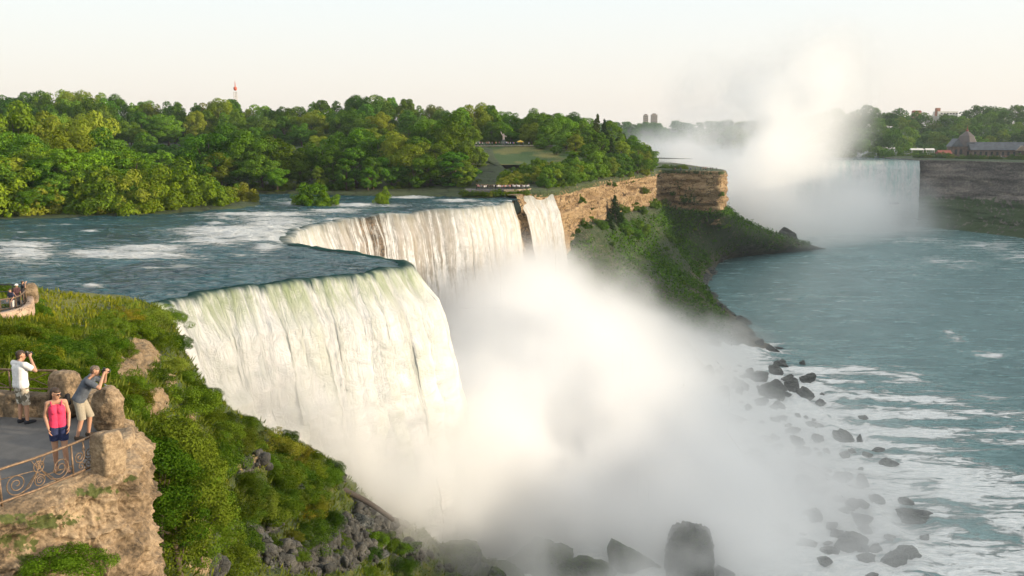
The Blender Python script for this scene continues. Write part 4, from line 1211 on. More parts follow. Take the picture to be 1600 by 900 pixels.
def place_block(me, px, py, rz, label, cat, name, z=ZP - 0.03, tilt=0.0):
    o = obj(name, me, M_stone, None, tuple(PZ(px, py, z)))
    o.rotation_euler = (0, tilt, rz)
    return tag(o, label, cat)

place_block(rough_block("stone_post", .48, .52, .92, 3, 6.0, .12), 170, 742, R(-24), "squat stone post at the end of the scroll railing, nearest the viewer", "stone post", "stone_post", ZP - .02)
place_block(rough_block("stone_post", .60, .44, 1.02, 5, 5.0, .55, .07), 172, 672, R(-12), "round-topped stone post the leaning man rests his elbows on", "stone post", "stone_post", ZP - .02)
place_block(rough_block("stone_post", .70, .56, 1.10, 8, 6.0, .25, .06), 106, 650, R(-20), "blocky stone post behind the woman in pink", "stone post", "stone_post", ZP - .02)
place_block(rough_block("stone_ledge", .55, .95, .36, 11, 5.0), 190, 700, R(18), "low stone block between the two right-hand stone posts", "stone block", "stone_block", ZP - .02)
place_block(rough_block("stone_ledge", .55, .80, .60, 12, 5.0), 146, 652, R(52), "low stone block behind the leaning man", "stone block", "stone_block", ZP - .02)
# curved metal handle on the round-topped post
q = PZ(176, 660, ZP)
mb = MB().tube(cr([q + np.array(v) for v in [(.02, -.30, 1.02), (.16, -.34, .92), (.24, -.36, .62), (.16, -.36, .22), (.10, -.36, .02)]], 18), .017, 8)
tag(mb.build("grab_rail", mat_plain("dull_steel", (.30, .31, .32), .45, .2, 8, .8), None, True), "curved grey metal grab rail fixed to the round-topped stone post", "grab rail")

# low wall and plain railing behind the man in white
lw = resample([PZ(x, y, ZP) for x, y in [(-520, 634), (-140, 640), (-40, 648), (30, 652), (84, 653)]], 60)
def ribbon_wall(name, path, h, th, seed, label, mat=M_stone, cat="wall", amp=.05):
    T = np.gradient(path[:, :2], axis=0); n_ = np.stack([-T[:, 1], T[:, 0]], 1); n_ /= np.linalg.norm(n_, axis=1, keepdims=True)
    prof = [(0, 0), (-.01, h * .5), (0, h * .9), (.05, h), (th * .5, h * 1.03), (th - .05, h), (th, h * .9), (th + .01, h * .5), (th, -.2)]
    rows = [[(a[0] + b[0] * o, a[1] + b[1] * o, a[2] + z) for a, b in zip(path, n_)] for o, z in prof]
    G = densify(rows, 60, 240)
    nn = grid_normals(G)
    G = G + nn * (amp * fbm(G * 2.2, 4, seed, True) + amp * fbm(G * .8, 2, seed + 2))[..., None]
    me = grid_mesh(name, G)
    attr(me, "green", 0.1 * fbm(G * 1.3, 3, seed + 4))
    return tag(obj(name, me, mat), label, cat)
ribbon_wall("low_wall", lw, .52, .42, 121, "low stone wall carrying the plain railing behind the man in white")

M_iron = mat_plain("weathered_iron", (0.20, 0.135, 0.085), 0.55, 0.35, 22, 0.5, 0.004)
def along(path, s):
    L = np.concatenate([[0], np.cumsum(np.linalg.norm(np.diff(path, axis=0), axis=1))])
    s = np.clip(s, 0, L[-1])
    return np.stack([np.interp(s, L, path[:, k]) for k in range(3)], -1)
def plen(path): return np.linalg.norm(np.diff(path, axis=0), axis=1).sum()

# plain railing
rp = resample([PZ(x, y, ZP) + np.array((0, .22, 0)) for x, y in [(-400, 635), (-140, 640), (-40, 648), (30, 652), (88, 653)]], 80)
root = empty("railing", tuple(rp[30] + np.array((0, 0, .5))))
tag(root, "plain dark railing with crossed bars behind the man in white", "railing")
ro = np.array(root.location)
up = np.array((0, 0, 1.0))
MB().tube(rp + up * 1.12 - ro, .028, 8).build("top_rail", M_iron, root, True)
MB().tube(rp + up * .66 - ro, .020, 8).build("bottom_rail", M_iron, root, True)
Lr = plen(rp)
for s in np.linspace(0.1, Lr - .05, 8):
    q = along(rp, np.array([s]))[0] - ro
    MB().tube([q + up * .48, q + up * 1.12], .022, 8).build("post", M_iron, root, True)
for s0, s1 in zip(np.linspace(.1, Lr - .05, 8)[:-1], np.linspace(.1, Lr - .05, 8)[1:]):
    a, b = along(rp, np.array([s0, s1])) - ro
    mb = MB().tube([a + up * .66, b + up * 1.12], .012, 6); mb.tube([a + up * 1.12, b + up * .66], .012, 6)
    mb.build("crossed_bars", M_iron, root, True)

# scroll railing along the front of the terrace
fp = resample(cr([PZ(x, y, ZP + .05) for x, y in [(-300, 905), (-120, 846), (0, 796), (60, 774), (112, 752), (150, 735), (158, 731)]], 80), 120)
root = empty("scroll_railing", tuple(PZ(60, 774, ZP)))
tag(root, "ornate wrought iron railing with spiral scrolls along the near edge of the terrace", "railing")
ro = np.array(root.location)
MB().tube(fp + up * .74 - ro, .026, 9).build("top_rail", M_iron, root, True)
MB().tube(fp + up * .12 - ro, .024, 9).build("bottom_rail", M_iron, root, True)
SX = [np.argmin(np.abs(project(fp + up * .1)[0] - x)) for x in (-115, 2, 115, 150)]
Ls = np.concatenate([[0], np.cumsum(np.linalg.norm(np.diff(fp, axis=0), axis=1))])
S = [Ls[i] for i in SX]
for s in S[:3]:
    q = along(fp, np.array([s]))[0] - ro
    MB().tube([q + up * -.06, q + up * .76], .020, 8).build("post", M_iron, root, True)
def curve_on(pts):    # (s, h) pairs -> points
    pts = np.asarray(pts, float)
    return along(fp, pts[:, 0]) + up * pts[:, 1:2] - ro
def spiral(s0, h0, r, turns, a0, sgn):
    t_ = np.linspace(0, 1, 44)
    a = a0 + sgn * turns * 2 * math.pi * t_
    rr = r * (1 - .86 * t_)
    return np.stack([s0 + rr * np.cos(a), h0 + rr * np.sin(a)], 1)
def scroll(pts, rad=.0115): MB().tube(curve_on(pts), rad, 6).build("scroll", M_iron, root, True)
def panel(sa, sb):
    w = sb - sa
    m = (sa + sb) / 2
    for sg, c0 in ((1, sa + .20 * w), (-1, sb - .19 * w)):
        scroll(np.concatenate([[(c0 + sg * .34 * w, .70), (c0 + sg * .26 * w, .42), (c0 + sg * .16 * w, .22)], spiral(c0, .36, .21, 2.1, -1.2 if sg > 0 else math.pi + 1.2, -sg)]))
        scroll([(c0 + sg * .1, .14), (c0 + sg * .36 * w, .60), (c0 + sg * .40 * w, .70)], .010)
    for h in (.55, .28):
        a = np.linspace(0, 2 * math.pi, 26)
        scroll(np.stack([m + .105 * np.cos(a), h + .105 * np.sin(a)], 1))
        scroll(spiral(m, h, .075, 1.6, 0, 1), .009)
    scroll([(sa, .55), (m - .1, .50), (m, .415), (m + .1, .34), (sb, .30)], .009)
panel(S[0], S[1])
panel(S[1], S[2])
for k, sg in ((.30, 1), (.72, -1)):
    c0 = S[2] + k * (S[3] - S[2])
    scroll(np.concatenate([[(c0 + sg * .10, .70), (c0 + sg * .15, .52)], spiral(c0, .42, .135, 1.9, .6 if sg > 0 else math.pi - .6, -sg)]))
    scroll(spiral(c0 + sg * .03, .22, .09, 1.5, -1, sg), .010)

# ---------------------------------------------------------------- people
def capsule(mb, a, ra, b, rb, n=14):
    a, b = np.array(a, float), np.array(b, float)
    d = b - a; L = max(np.linalg.norm(d), 1e-6); u = d / L
    pts, rr = [], []
    for k in range(6):
        th = math.pi / 2 * (1 - k / 5)
        pts.append(a - u * ra * math.sin(th)); rr.append(max(ra * math.cos(th), 1e-3))
    for k in range(1, 6):
        pts.append(a + d * k / 6); rr.append(ra + (rb - ra) * k / 6)
    for k in range(6):
        th = math.pi / 2 * k / 5
        pts.append(b + u * rb * math.sin(th)); rr.append(max(rb * math.cos(th), 1e-3))
    mb.tube(np.array(pts), np.array(rr), n)

def fused(name, mb, voxel, mat, parent, smooth=3, cuts=()):
    """Fuse overlapping volumes into one continuous skin."""
    o = mb.build(name, mat)
    m = o.modifiers.new("r", 'REMESH'); m.mode = 'VOXEL'; m.voxel_size = voxel; m.use_smooth_shade = True
    s = o.modifiers.new("s", 'SMOOTH'); s.iterations = smooth; s.factor = 0.5
    dg = bpy.context.evaluated_depsgraph_get()
    me = bpy.data.meshes.new_from_object(o.evaluated_get(dg))
    bpy.data.objects.remove(o)
    if cuts:
        bm = bmesh.new(); bm.from_mesh(me)
        for co, no in cuts:
            bmesh.ops.bisect_plane(bm, geom=bm.verts[:] + bm.edges[:] + bm.faces[:], plane_co=co, plane_no=no, clear_outer=True)
        bm.to_mesh(me); bm.free()
    me.name = name
    me.polygons.foreach_set("use_smooth", np.ones(len(me.polygons), bool))
    if mat is not None and len(me.materials) == 0: me.materials.append(mat)
    return obj(name, me, mat, parent)

def mat_cloth(name, color, var=.2, scale=30):
    return mat_plain(name, color, .9, var, scale, 0, .004)
M_skin = NT("skin"); M_skin = M_skin.done(M_skin.pbr(Base_Color=(.46, .255, .165, 1), Roughness=.55, Subsurface_Weight=.05))
M_hair = mat_plain("brown_hair", (.045, .026, .015), .6, .4, 40)
M_hairg = mat_plain("greying_hair", (.14, .105, .075), .6, .4, 40)
M_black = mat_plain("black_plastic", (.012, .012, .013), .4, .3, 20)
M_glass = mat_plain("lens_glass", (.01, .012, .02), .08, .1, 20)

class Fig:
    """A standing figure in its own frame: x to its right, y forward, z up."""
    def __init__(s, h=1.75, build=1.0, lean=0.0, tw=0.0):
        k = h / 1.75
        s.k, s.b = k, build
        hip = np.array((0, 0, .92 * k))
        s.sp = np.array((math.sin(tw) * 0, math.sin(lean), math.cos(lean)))
        s.hip = hip
        s.chest = hip + s.sp * .34 * k
        s.neck = hip + s.sp * .53 * k
        s.f2 = np.array((0, math.cos(lean), -math.sin(lean)))
        s.right = np.array((1.0, 0, 0))
        s.sh = {e: hip + s.sp * .485 * k + s.right * e * .185 * k * build for e in (-1, 1)}
        s.hj = {e: hip + s.right * e * .088 * k + np.array((0, 0, -.02)) for e in (-1, 1)}
        s.leg, s.arm = {}, {}
    def torso(s, mb, g=0.0, lower=True):
        k, b = s.k, s.b
        for e in (-1, 1):
            r = s.right * e
            capsule(mb, s.chest + r * .075 * k * b + s.sp * .05, .098 * k * b + g, s.hip + s.sp * .13 * k + r * .060 * k * b, .098 * k * b + g)
            capsule(mb, s.hip + s.sp * .13 * k + r * .060 * k * b, .098 * k * b + g, s.hip + r * .072 * k * b, .108 * k * b + g)
            capsule(mb, s.neck - s.sp * .03 * k, .055 * k + g * .6, s.sh[e] - r * .02, .058 * k * b + g)
    def arms(s, mb, g=0.0, upper=1.0, fore=True):
        k, b = s.k, s.b
        for e in (-1, 1):
            el, wr = s.arm[e]
            a = s.sh[e]
            capsule(mb, a, .052 * k * b + g, a + (el - a) * upper, (.052 + (.039 - .052) * upper) * k * b + g)
            if fore: capsule(mb, el, .039 * k * b, wr, .026 * k)
    def legs(s, mb, g=0.0, frac=1.0, shin=True):
        k = s.k
        for e in (-1, 1):
            kn, an = s.leg[e]
            a = s.hj[e]
            capsule(mb, a, .088 * k + g, a + (kn - a) * frac, (.088 + (.055 - .088) * frac) * k + g)
            if shin:
                capsule(mb, kn, .053 * k, kn + (an - kn) * .35, .052 * k)
                capsule(mb, kn + (an - kn) * .35, .052 * k, an, .034 * k)
    def head(s, mb, c, fw):
        k = s.k
        fw = np.array(fw, float); fw /= np.linalg.norm(fw)
        sd = np.cross(fw, (0, 0, 1)); sd /= np.linalg.norm(sd); u = np.cross(sd, fw)
        s.hc, s.hf, s.hs, s.hu = c, fw, sd, u
        capsule(mb, c + u * .035 * k - fw * .012, .083 * k, c + u * .015 * k + fw * .018, .078 * k)
        capsule(mb, c - u * .03 * k + fw * .025 * k, .062 * k, c - u * .075 * k + fw * .045 * k, .040 * k)
        capsule(mb, c + u * .008 * k + fw * .090 * k, .010 * k, c - u * .025 * k + fw * .106 * k, .014 * k, 8)   # nose
        for e in (-1, 1):
            capsule(mb, c + sd * e * .078 * k + u * .012 * k, .013 * k, c + sd * e * .077 * k - u * .022 * k, .010 * k, 8)   # ears
            capsule(mb, c + sd * e * .032 * k + u * .032 * k + fw * .080 * k, .012 * k, c + sd * e * .012 * k + u * .030 * k + fw * .086 * k, .010 * k, 8)  # brow
        capsule(mb, c - sd * .020 * k - u * .050 * k + fw * .084 * k, .010 * k, c + sd * .020 * k - u * .050 * k + fw * .084 * k, .010 * k, 8)  # mouth
        capsule(mb, s.neck - s.sp * .04, .052 * k, c - u * .05 * k - fw * .012, .048 * k)
    def hand(s, mb, wr, d, pn, curl=.5, e=1):
        """Palm, four bent fingers of different lengths and a thumb; d: pointing direction, pn: palm normal."""
        k = s.k
        d = np.array(d, float) / np.linalg.norm(d); pn = np.array(pn, float); pn -= d * (pn @ d); pn /= np.linalg.norm(pn)
        w = np.cross(d, pn) * e
        for j in range(4):
            o = (j - 1.5) * .019 * k
            kn = wr + d * .085 * k + w * o
            capsule(mb, wr + d * .02 * k + w * o * .6, .0135 * k, kn, .0125 * k, 8)
            L = (.040, .047, .044, .034)[j] * k
            d2 = d * math.cos(curl) + pn * math.sin(curl)
            d3 = d * math.cos(curl * 2.1) + pn * math.sin(curl * 2.1)
            m = kn + d2 * L
            capsule(mb, kn, .0105 * k, m, .0095 * k, 8)
            capsule(mb, m, .0095 * k, m + d3 * L * .85, .0085 * k, 8)
        a = wr + d * .025 * k - w * .026 * k
        m = a + (d * .6 - w * .65 + pn * .45) * .042 * k
        capsule(mb, a, .013 * k, m, .0115 * k, 8)
        capsule(mb, m, .011 * k, m + (d * .8 - w * .1 + pn * .5) * .034 * k, .0095 * k, 8)
    def foot(s, mb, an, d, g=0.0):
        d = np.array(d, float) / np.linalg.norm(d)
        k = s.k
        z = .036 * k
        h = np.array((an[0], an[1], z)) - d * .03
        capsule(mb, h, .036 * k + g, h + d * .13 * k, .034 * k + g)
        capsule(mb, h + d * .12 * k, .036 * k + g, h + d * .20 * k - np.array((0, 0, .010)), .025 * k + g)
        capsule(mb, an, .036 * k + g * .5, h + np.array((0, 0, .02)), .036 * k + g)

def person_root(loc, rz, label):
    root = empty("person", tuple(loc)); root.rotation_euler = (0, 0, rz)
    return tag(root, label, "person")

def camera_thing(loc, rz, tilt, label, s=1.0):
    root = empty("camera", tuple(loc)); root.rotation_euler = (tilt, 0, rz); root.scale = (s, s, s)
    tag(root, label, "camera")
    mb = MB().box((0, 0, 0), (.135, .06, .085)); mb.box((0, .005, .055), (.06, .055, .035), 0, .75); mb.box((.052, .022, .0), (.032, .05, .08))
    mb.build("camera_body", M_black, root)
    MB().tube([(0, .02, 0), (0, .07, 0), (0, .072, 0), (0, .13, 0)], [.034, .034, .038, .038], 18).build("lens", M_black, root, True)
    MB().tube([(0, .125, 0), (0, .132, 0)], [.031, .031], 18).build("lens_glass", M_glass, root, True)
    return root

def rotz(v, a):
    c, s_ = math.cos(a), math.sin(a)
    return np.array((v[0] * c - v[1] * s_, v[0] * s_ + v[1] * c, v[2]))

# the man in white, back turned, photographing the river
def man_white():
    loc = PZ(38, 661, ZP); rz = R(-28)
    root = person_root(loc, rz, "man in a white t-shirt and patterned shorts, back turned, raising a camera to his face")
    f = Fig(1.80, 1.05, R(2))
    f.leg = {-1: (np.array((-.105, .03, .50)), np.array((-.115, -.02, .085))), 1: (np.array((.105, .03, .50)), np.array((.125, .0, .085)))}
    hc = f.neck + np.array((0, .045, .145))
    f.arm = {-1: (f.sh[-1] + np.array((-.14, .16, -.17)), hc + np.array((-.075, .17, -.05))), 1: (f.sh[1] + np.array((.17, .14, -.15)), hc + np.array((.095, .16, -.03)))}
    mb = MB(); f.torso(mb); f.arms(mb); f.legs(mb); f.head(mb, hc, (.1, 1, -.05))
    f.hand(mb, f.arm[1][1], (-.35, .5, .35), (-.8, .2, 0), .7, 1); f.hand(mb, f.arm[-1][1], (.3, .6, .1), (.2, .2, 1), .6, -1)
    for e in (-1, 1): f.foot(mb, f.leg[e][1], (e * .15, 1, 0))
    fused("body", mb, .0085, M_skin, root)
    mb = MB(); f.torso(mb, .022); f.arms(mb, .024, .55, False)
    fused("t_shirt", mb, .012, mat_cloth("white_cotton", (.72, .71, .70), .08, 18), root, 4, [((0, 0, f.hip[2] - .055), (0, 0, -1)), (f.neck + np.array((0, 0, .025)), (0, .25, 1))])
    t_ = NT("camouflage"); o = t_.ocoord(); n1 = t_.noise(o, 9, 2, .5); n2 = t_.noise(t_.map(o, loc=(5, 3, 1)), 11, 2, .5)
    c = t_.mix(t_.rng(n1, .49, .53), (.40, .35, .27), (.16, .14, .10)); c = t_.mix(t_.rng(n2, .55, .58), c, (.62, .58, .50))
    mc = t_.done(t_.pbr(Base_Color=c, Roughness=.9))
    mb = MB()
    for e in (-1, 1):
        capsule(mb, f.hip + f.right * e * .074, .120, f.hj[e] - np.array((0, 0, .05)), .112)
        capsule(mb, f.hj[e], .108, f.leg[e][0] + np.array((0, 0, -.02)), .092)
    fused("shorts", mb, .012, mc, root, 3, [((0, 0, .47), (0, 0, -1)), ((0, 0, f.hip[2] + .06), (0, 0, 1))])
    mb = MB()
    capsule(mb, f.hc + f.hu * .048 - f.hf * .022, .085, f.hc + f.hu * .055 + f.hf * .02, .076); capsule(mb, f.hc - f.hf * .045 + f.hu * .01, .066, f.hc - f.hf * .045 - f.hu * .035, .052)
    fused("hair", mb, .01, M_hair, root)
    for e in (-1, 1):
        mb = MB(); f.foot(mb, f.leg[e][1] - np.array((0, 0, .02)), (e * .15, 1, 0), .010)
        fused("shoe", mb, .011, mat_cloth("dark_shoe", (.025, .027, .035)), root)
    cp = loc + rotz(hc + np.array((.012, .155, .0)), rz)
    camera_thing(cp, rz, 0, "black camera held up by the man in the white t-shirt")
man_white()

# the leaning man, elbows on the round-topped post
def man_leaning():
    loc = PZ(134, 684, ZP); rz = R(-78)
    root = person_root(loc, rz, "greying man in slate t-shirt and khaki shorts, leaning on a stone post with a camera")
    f = Fig(1.78, 1.10, R(30))
    f.hip = f.hip + np.array((0, -.06, -.0)); 
    for nm in ('chest', 'neck'): setattr(f, nm, getattr(f, nm) + np.array((0, -.06, 0)))
    for e in (-1, 1): f.sh[e] = f.sh[e] + np.array((0, -.06, 0)); f.hj[e] = f.hj[e] + np.array((0, -.06, 0))
    f.leg = {-1: (np.array((-.11, .10, .50)), np.array((-.12, .04, .085))), 1: (np.array((.11, -.02, .50)), np.array((.12, -.14, .085)))}
    hc = f.neck + np.array((0, .10, .135))
    f.arm = {-1: (f.sh[-1] + np.array((-.05, .24, -.14)), hc + np.array((-.07, .21, -.04))), 1: (f.sh[1] + np.array((.05, .24, -.15)), hc + np.array((.075, .20, -.04)))}
    mb = MB(); f.torso(mb); f.arms(mb); f.legs(mb); f.head(mb, hc, (0, 1, -.12))
    f.hand(mb, f.arm[1][1], (-.25, .5, .55), (-.8, .2, 0), .7, 1); f.hand(mb, f.arm[-1][1], (.25, .5, .45), (.8, .2, 0), .7, -1)
    for e in (-1, 1): f.foot(mb, f.leg[e][1], (e * .12, 1, 0))
    fused("body", mb, .0085, M_skin, root)
    mb = MB(); f.torso(mb, .024); f.arms(mb, .026, .62, False)
    fused("t_shirt", mb, .012, mat_cloth("slate_cotton", (.085, .10, .125), .15, 18), root, 4, [(f.hip - f.sp * .04, -f.sp), (f.neck + f.sp * .03, f.sp)])
    mb = MB()
    for e in (-1, 1):
        capsule(mb, f.hip + f.right * e * .076, .124, f.hj[e] - np.array((0, 0, .05)), .114)
        capsule(mb, f.hj[e], .108, f.leg[e][0] + np.array((0, 0, -.02)), .094)
    fused("shorts", mb, .012, mat_cloth("khaki_twill", (.34, .30, .23), .12), root, 3, [((0, 0, .47), (0, 0, -1)), ((0, 0, f.hip[2] + .07), (0, 0, 1))])
    mb = MB()
    capsule(mb, f.hc + f.hu * .046 - f.hf * .024, .085, f.hc + f.hu * .055 + f.hf * .018, .075); capsule(mb, f.hc - f.hf * .045 + f.hu * .01, .064, f.hc - f.hf * .045 - f.hu * .03, .05)
    fused("hair", mb, .01, M_hairg, root)
    for e in (-1, 1):
        mb = MB(); f.foot(mb, f.leg[e][1] - np.array((0, 0, .02)), (e * .12, 1, 0), .010)
        fused("shoe", mb, .011, mat_cloth("brown_shoe", (.07, .05, .035)), root)
    camera_thing(loc + rotz(hc + np.array((.0, .185, -.005)), rz), rz, R(-4), "black camera held to the eye by the leaning man")
man_leaning()

# the woman in pink
def woman_pink():
    loc = PZ(97, 734, ZP); rz = R(-152)
    root = person_root(loc, rz, "woman in pink tank top and navy shorts standing beside the scroll railing")
    f = Fig(1.80, .88, R(3))
    for e in (-1, 1): f.sh[e] = f.sh[e] + np.array((-e * .008, 0, -.005))
    f.leg = {-1: (np.array((-.085, .08, .51)), np.array((-.10, .10, .08))), 1: (np.array((.09, .02, .50)), np.array((.10, -.06, .08)))}
    hc = f.neck + np.array((0, .03, .135))
    f.arm = {-1: (f.sh[-1] + np.array((-.055, -.02, -.27)), f.sh[-1] + np.array((-.03, .08, -.50))), 1: (f.sh[1] + np.array((.06, -.03, -.27)), f.sh[1] + np.array((.02, .10, -.49)))}
    mb = MB(); f.torso(mb); f.arms(mb); f.legs(mb); f.head(mb, hc, (-.85, .75, -.25))
    for e in (-1, 1):
        capsule(mb, f.chest + f.right * e * .062 + np.array((0, .055, .0)), .058, f.chest + f.right * e * .062 + np.array((0, .06, -.03)), .056)
        f.hand(mb, f.arm[e][1], (e * -.1, .2, -1), (-e, .1, 0), .35, -e)
        f.foot(mb, f.leg[e][1], (e * .2, 1, 0))
    fused("body", mb, .0085, M_skin, root)
    mb = MB(); k, b = f.k, f.b
    for e in (-1, 1):
        r = f.right * e
        capsule(mb, f.chest + r * .068 * b + f.sp * .04, .098 * b + .014, f.hip + f.sp * .13 + r * .055, .092 * b + .020)
        capsule(mb, f.hip + f.sp * .13 + r * .055, .092 * b + .020, f.hip + r * .07, .108 * b + .018)
        capsule(mb, f.chest + r * .062 + np.array((0, .055, .0)), .068, f.chest + r * .062 + np.array((0, .06, -.03)), .066)
    o = fused("tank_top", mb, .011, mat_cloth("pink_jersey", (.68, .045, .12), .12, 18), root, 4, [((0, 0, f.hip[2] - .02), (0, 0, -1)), (f.chest + np.array((0, 0, .115)), (0, 0, 1))])
    for e in (-1, 1):
        a = f.chest + f.right * e * .085
        MB().tube(cr([a + np.array((0, .10, .09)), a + np.array((e * .012, .055, .165)), a + np.array((e * .012, -.01, .185)), a + np.array((0, -.085, .10))], 12), .014, 8).build("strap", mat_cloth("pink_strap", (.62, .05, .12)), o, True)
    mb = MB()
    for e in (-1, 1):
        capsule(mb, f.hip + f.right * e * .07, .112, f.hj[e] - np.array((0, 0, .04)), .108)
        capsule(mb, f.hj[e], .102, f.hj[e] + (f.leg[e][0] - f.hj[e]) * .75, .086)
    fused("shorts", mb, .011, mat_cloth("navy_cotton", (.018, .028, .085), .2), root, 3, [((0, 0, .65), (0, 0, -1)), ((0, 0, f.hip[2] + .06), (0, 0, 1))])
    mb = MB()
    capsule(mb, f.hc + f.hu * .046 - f.hf * .024, .088, f.hc + f.hu * .056 + f.hf * .016, .077); capsule(mb, f.hc - f.hf * .05 + f.hu * .01, .07, f.hc - f.hf * .06 - f.hu * .05, .05)
    capsule(mb, f.hc - f.hf * .085 - f.hu * .01, .035, f.hc - f.hf * .10 - f.hu * .16, .022)
    fused("hair", mb, .010, M_hair, root)
    mb = MB()
    for e in (-1, 1): mb.ball(f.hc + f.hs * e * .034 + f.hu * .016 + f.hf * .094, (.026, .026, .019))
    mb.tube([f.hc - f.hs * .03 + f.hu * .022 + f.hf * .10, f.hc + f.hs * .03 + f.hu * .022 + f.hf * .10], .006, 6)
    for e in (-1, 1): mb.tube([f.hc + f.hs * e * .06 + f.hu * .02 + f.hf * .085, f.hc + f.hs * e * .083 + f.hu * .02 - f.hf * .0], .005, 6)
    mb.build("sunglasses", M_glass, root, True)
    for e in (-1, 1):
        d = np.array((e * .2, 1, 0)) / np.linalg.norm((e * .2, 1, 0)); h = np.array((f.leg[e][1][0], f.leg[e][1][1], .0))
        mb = MB(); mb.tube(cr([h - d * .07 + np.array((0, 0, .012)), h + d * .05 + np.array((0, 0, .010)), h + d * .19 + np.array((0, 0, .010))], 8), [.03, .042, .04, .038, .042, .045, .04, .02], 10)
        mb.v[-1][:, 2] = np.clip(mb.v[-1][:, 2], -.002, .018)
        mb.tube(cr([h + d * .11 + np.array((-.045, 0, .01)), h + d * .12 + np.array((0, 0, .078)), h + d * .11 + np.array((.045, 0, .01))], 10), .009, 6)
        mb.build("sandal", mat_cloth("tan_leather", (.32, .22, .13)), root, True)
woman_pink()
# dark shoulder bag resting on the blocky post
mb = MB(); q = PZ(113, 646, ZP) + np.array((.10, -.40, -.22))
capsule(mb, q + np.array((0, 0, .62)), .12, q + np.array((.05, .02, .98)), .10); capsule(mb, q + np.array((.06, -.10, .66)), .06, q + np.array((.08, -.10, .82)), .06)
o = fused("backpack", mb, .014, mat_cloth("black_nylon", (.012, .012, .014)), None)
tag(o, "black backpack propped against the blocky stone post", "backpack")
# ================================================================ GROWTH ON THE BLUFF
M_tuft = mat_foliage("grass_blades", (0.05, 0.085, 0.012), (0.16, 0.19, 0.03), (0.24, 0.20, 0.05), .3)
def visible_mask(G, px, py):
    return (px > -30) & (px < 900) & (py > 430) & (py < 930) & (G[..., 1] > 22)
rg = np.random.default_rng(77)
Gf_ = GN.reshape(-1, 3); Nf_ = nN.reshape(-1, 3); pxf, pyf, rkf, gof = GN_px.ravel(), GN_py.ravel(), GN_rk.ravel(), GN_gold.ravel()
du = np.linalg.norm(np.gradient(GN, axis=0), axis=-1); dv = np.linalg.norm(np.gradient(GN, axis=1), axis=-1)
area = (du * dv).ravel()
row_i = np.repeat(np.arange(GN.shape[0]), GN.shape[1]); col_i = np.tile(np.arange(GN.shape[1]), GN.shape[0])
okm = visible_mask(Gf_, pxf, pyf) & (col_i > 22)
w = area * okm * np.clip(1.15 - 1.5 * rkf, 0.0, 1) / np.maximum(Gf_[:, 1], 25) ** 1.6
w /= w.sum()
idx = rg.choice(len(w), 52000, p=w)
C = Gf_[idx] + rg.normal(size=(len(idx), 3)) * 0.12
d = Gf_[idx, 1]
s = 0.07 + 0.0021 * d
h = s * rg.uniform(.6, 1.6, len(idx)) * np.where(gof[idx] > .5, .6, 1.0)
a = rg.uniform(0, 6.28, len(idx))
side = np.stack([np.cos(a), np.sin(a), 0 * a], 1) * (s * .42)[:, None]
tip = Nf_[idx] * .5 + np.array((0, 0, .8)) + rg.normal(size=(len(idx), 3)) * .45
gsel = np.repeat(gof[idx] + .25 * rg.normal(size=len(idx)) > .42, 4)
V = np.stack([C - side - np.array((0, 0, .05)), C + side - np.array((0, 0, .05)), C + tip * h[:, None] + side * .15, C + tip * h[:, None] - side * .15], 1).reshape(-1, 3)
for nm, sel, cl_ in (("grass", ~gsel, (1, 1, 1, 1)), ("gold_lit_grass", gsel, (1.9, 1.5, .9, 1))):  # second set tinted gold: sunlight on the rise put into blade colour
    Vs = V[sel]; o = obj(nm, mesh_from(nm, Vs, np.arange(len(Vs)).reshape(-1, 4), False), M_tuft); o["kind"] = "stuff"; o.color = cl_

def near_bush(px, py, hpx, wr, label, group, tint=(1, 1, 1), d=None, sink=.15, name="shrub"):
    q, n_ = bluff_at(px, py)
    if d is not None: q = P(px, py, d)
    h = hpx * q[1] / F
    o = shrub(np.array(q) - np.array((0, 0, sink * h)), h, wr, label, group, tint, NEARBUSH, name=name)
    return o
# the prominent ones
tm = crown_mesh("cliff_tree_crown", 333, 'tall', 120, 34000, 0.0058, M_leaf_shrub)
TREES[('tall', 9)] = tm
TRUNKS[('tall', 9)] = trunk_mesh("cliff_tree_trunk", 9, tm[1], tm[2])
for (x, top, bot, d, w_, lab, tint) in [(282, 664, 905, 30.5, 1.0, "tall leafy small tree growing up the cliff right of the stone terrace", (.80, .85, .7)), (252, 690, 860, 29.5, 1.25, "leafy small tree pressed against the right end of the terrace wall", (.75, .8, .65)),
                                       (312, 720, 880, 33, 1.1, "bright small tree on the cliff lip, lower right of the terrace", (.8, .95, .75)), (405, 668, 708, 96, 1.2, "spindly little tree standing on the ridge against the white water", (1.3, 1.3, .8))]:
    q = P(x, bot, d); h = P(x, top, d)[2] - q[2]
    tree('tall', 9, q, h, w_, lab, None, tint, cat="tree", name="small_tree")
near_bush(95, 905, 60, 1.5, "bright green bush at the foot of the terrace wall, near the bottom edge", None, (.85, .9, .7), 15.2, 0.0)
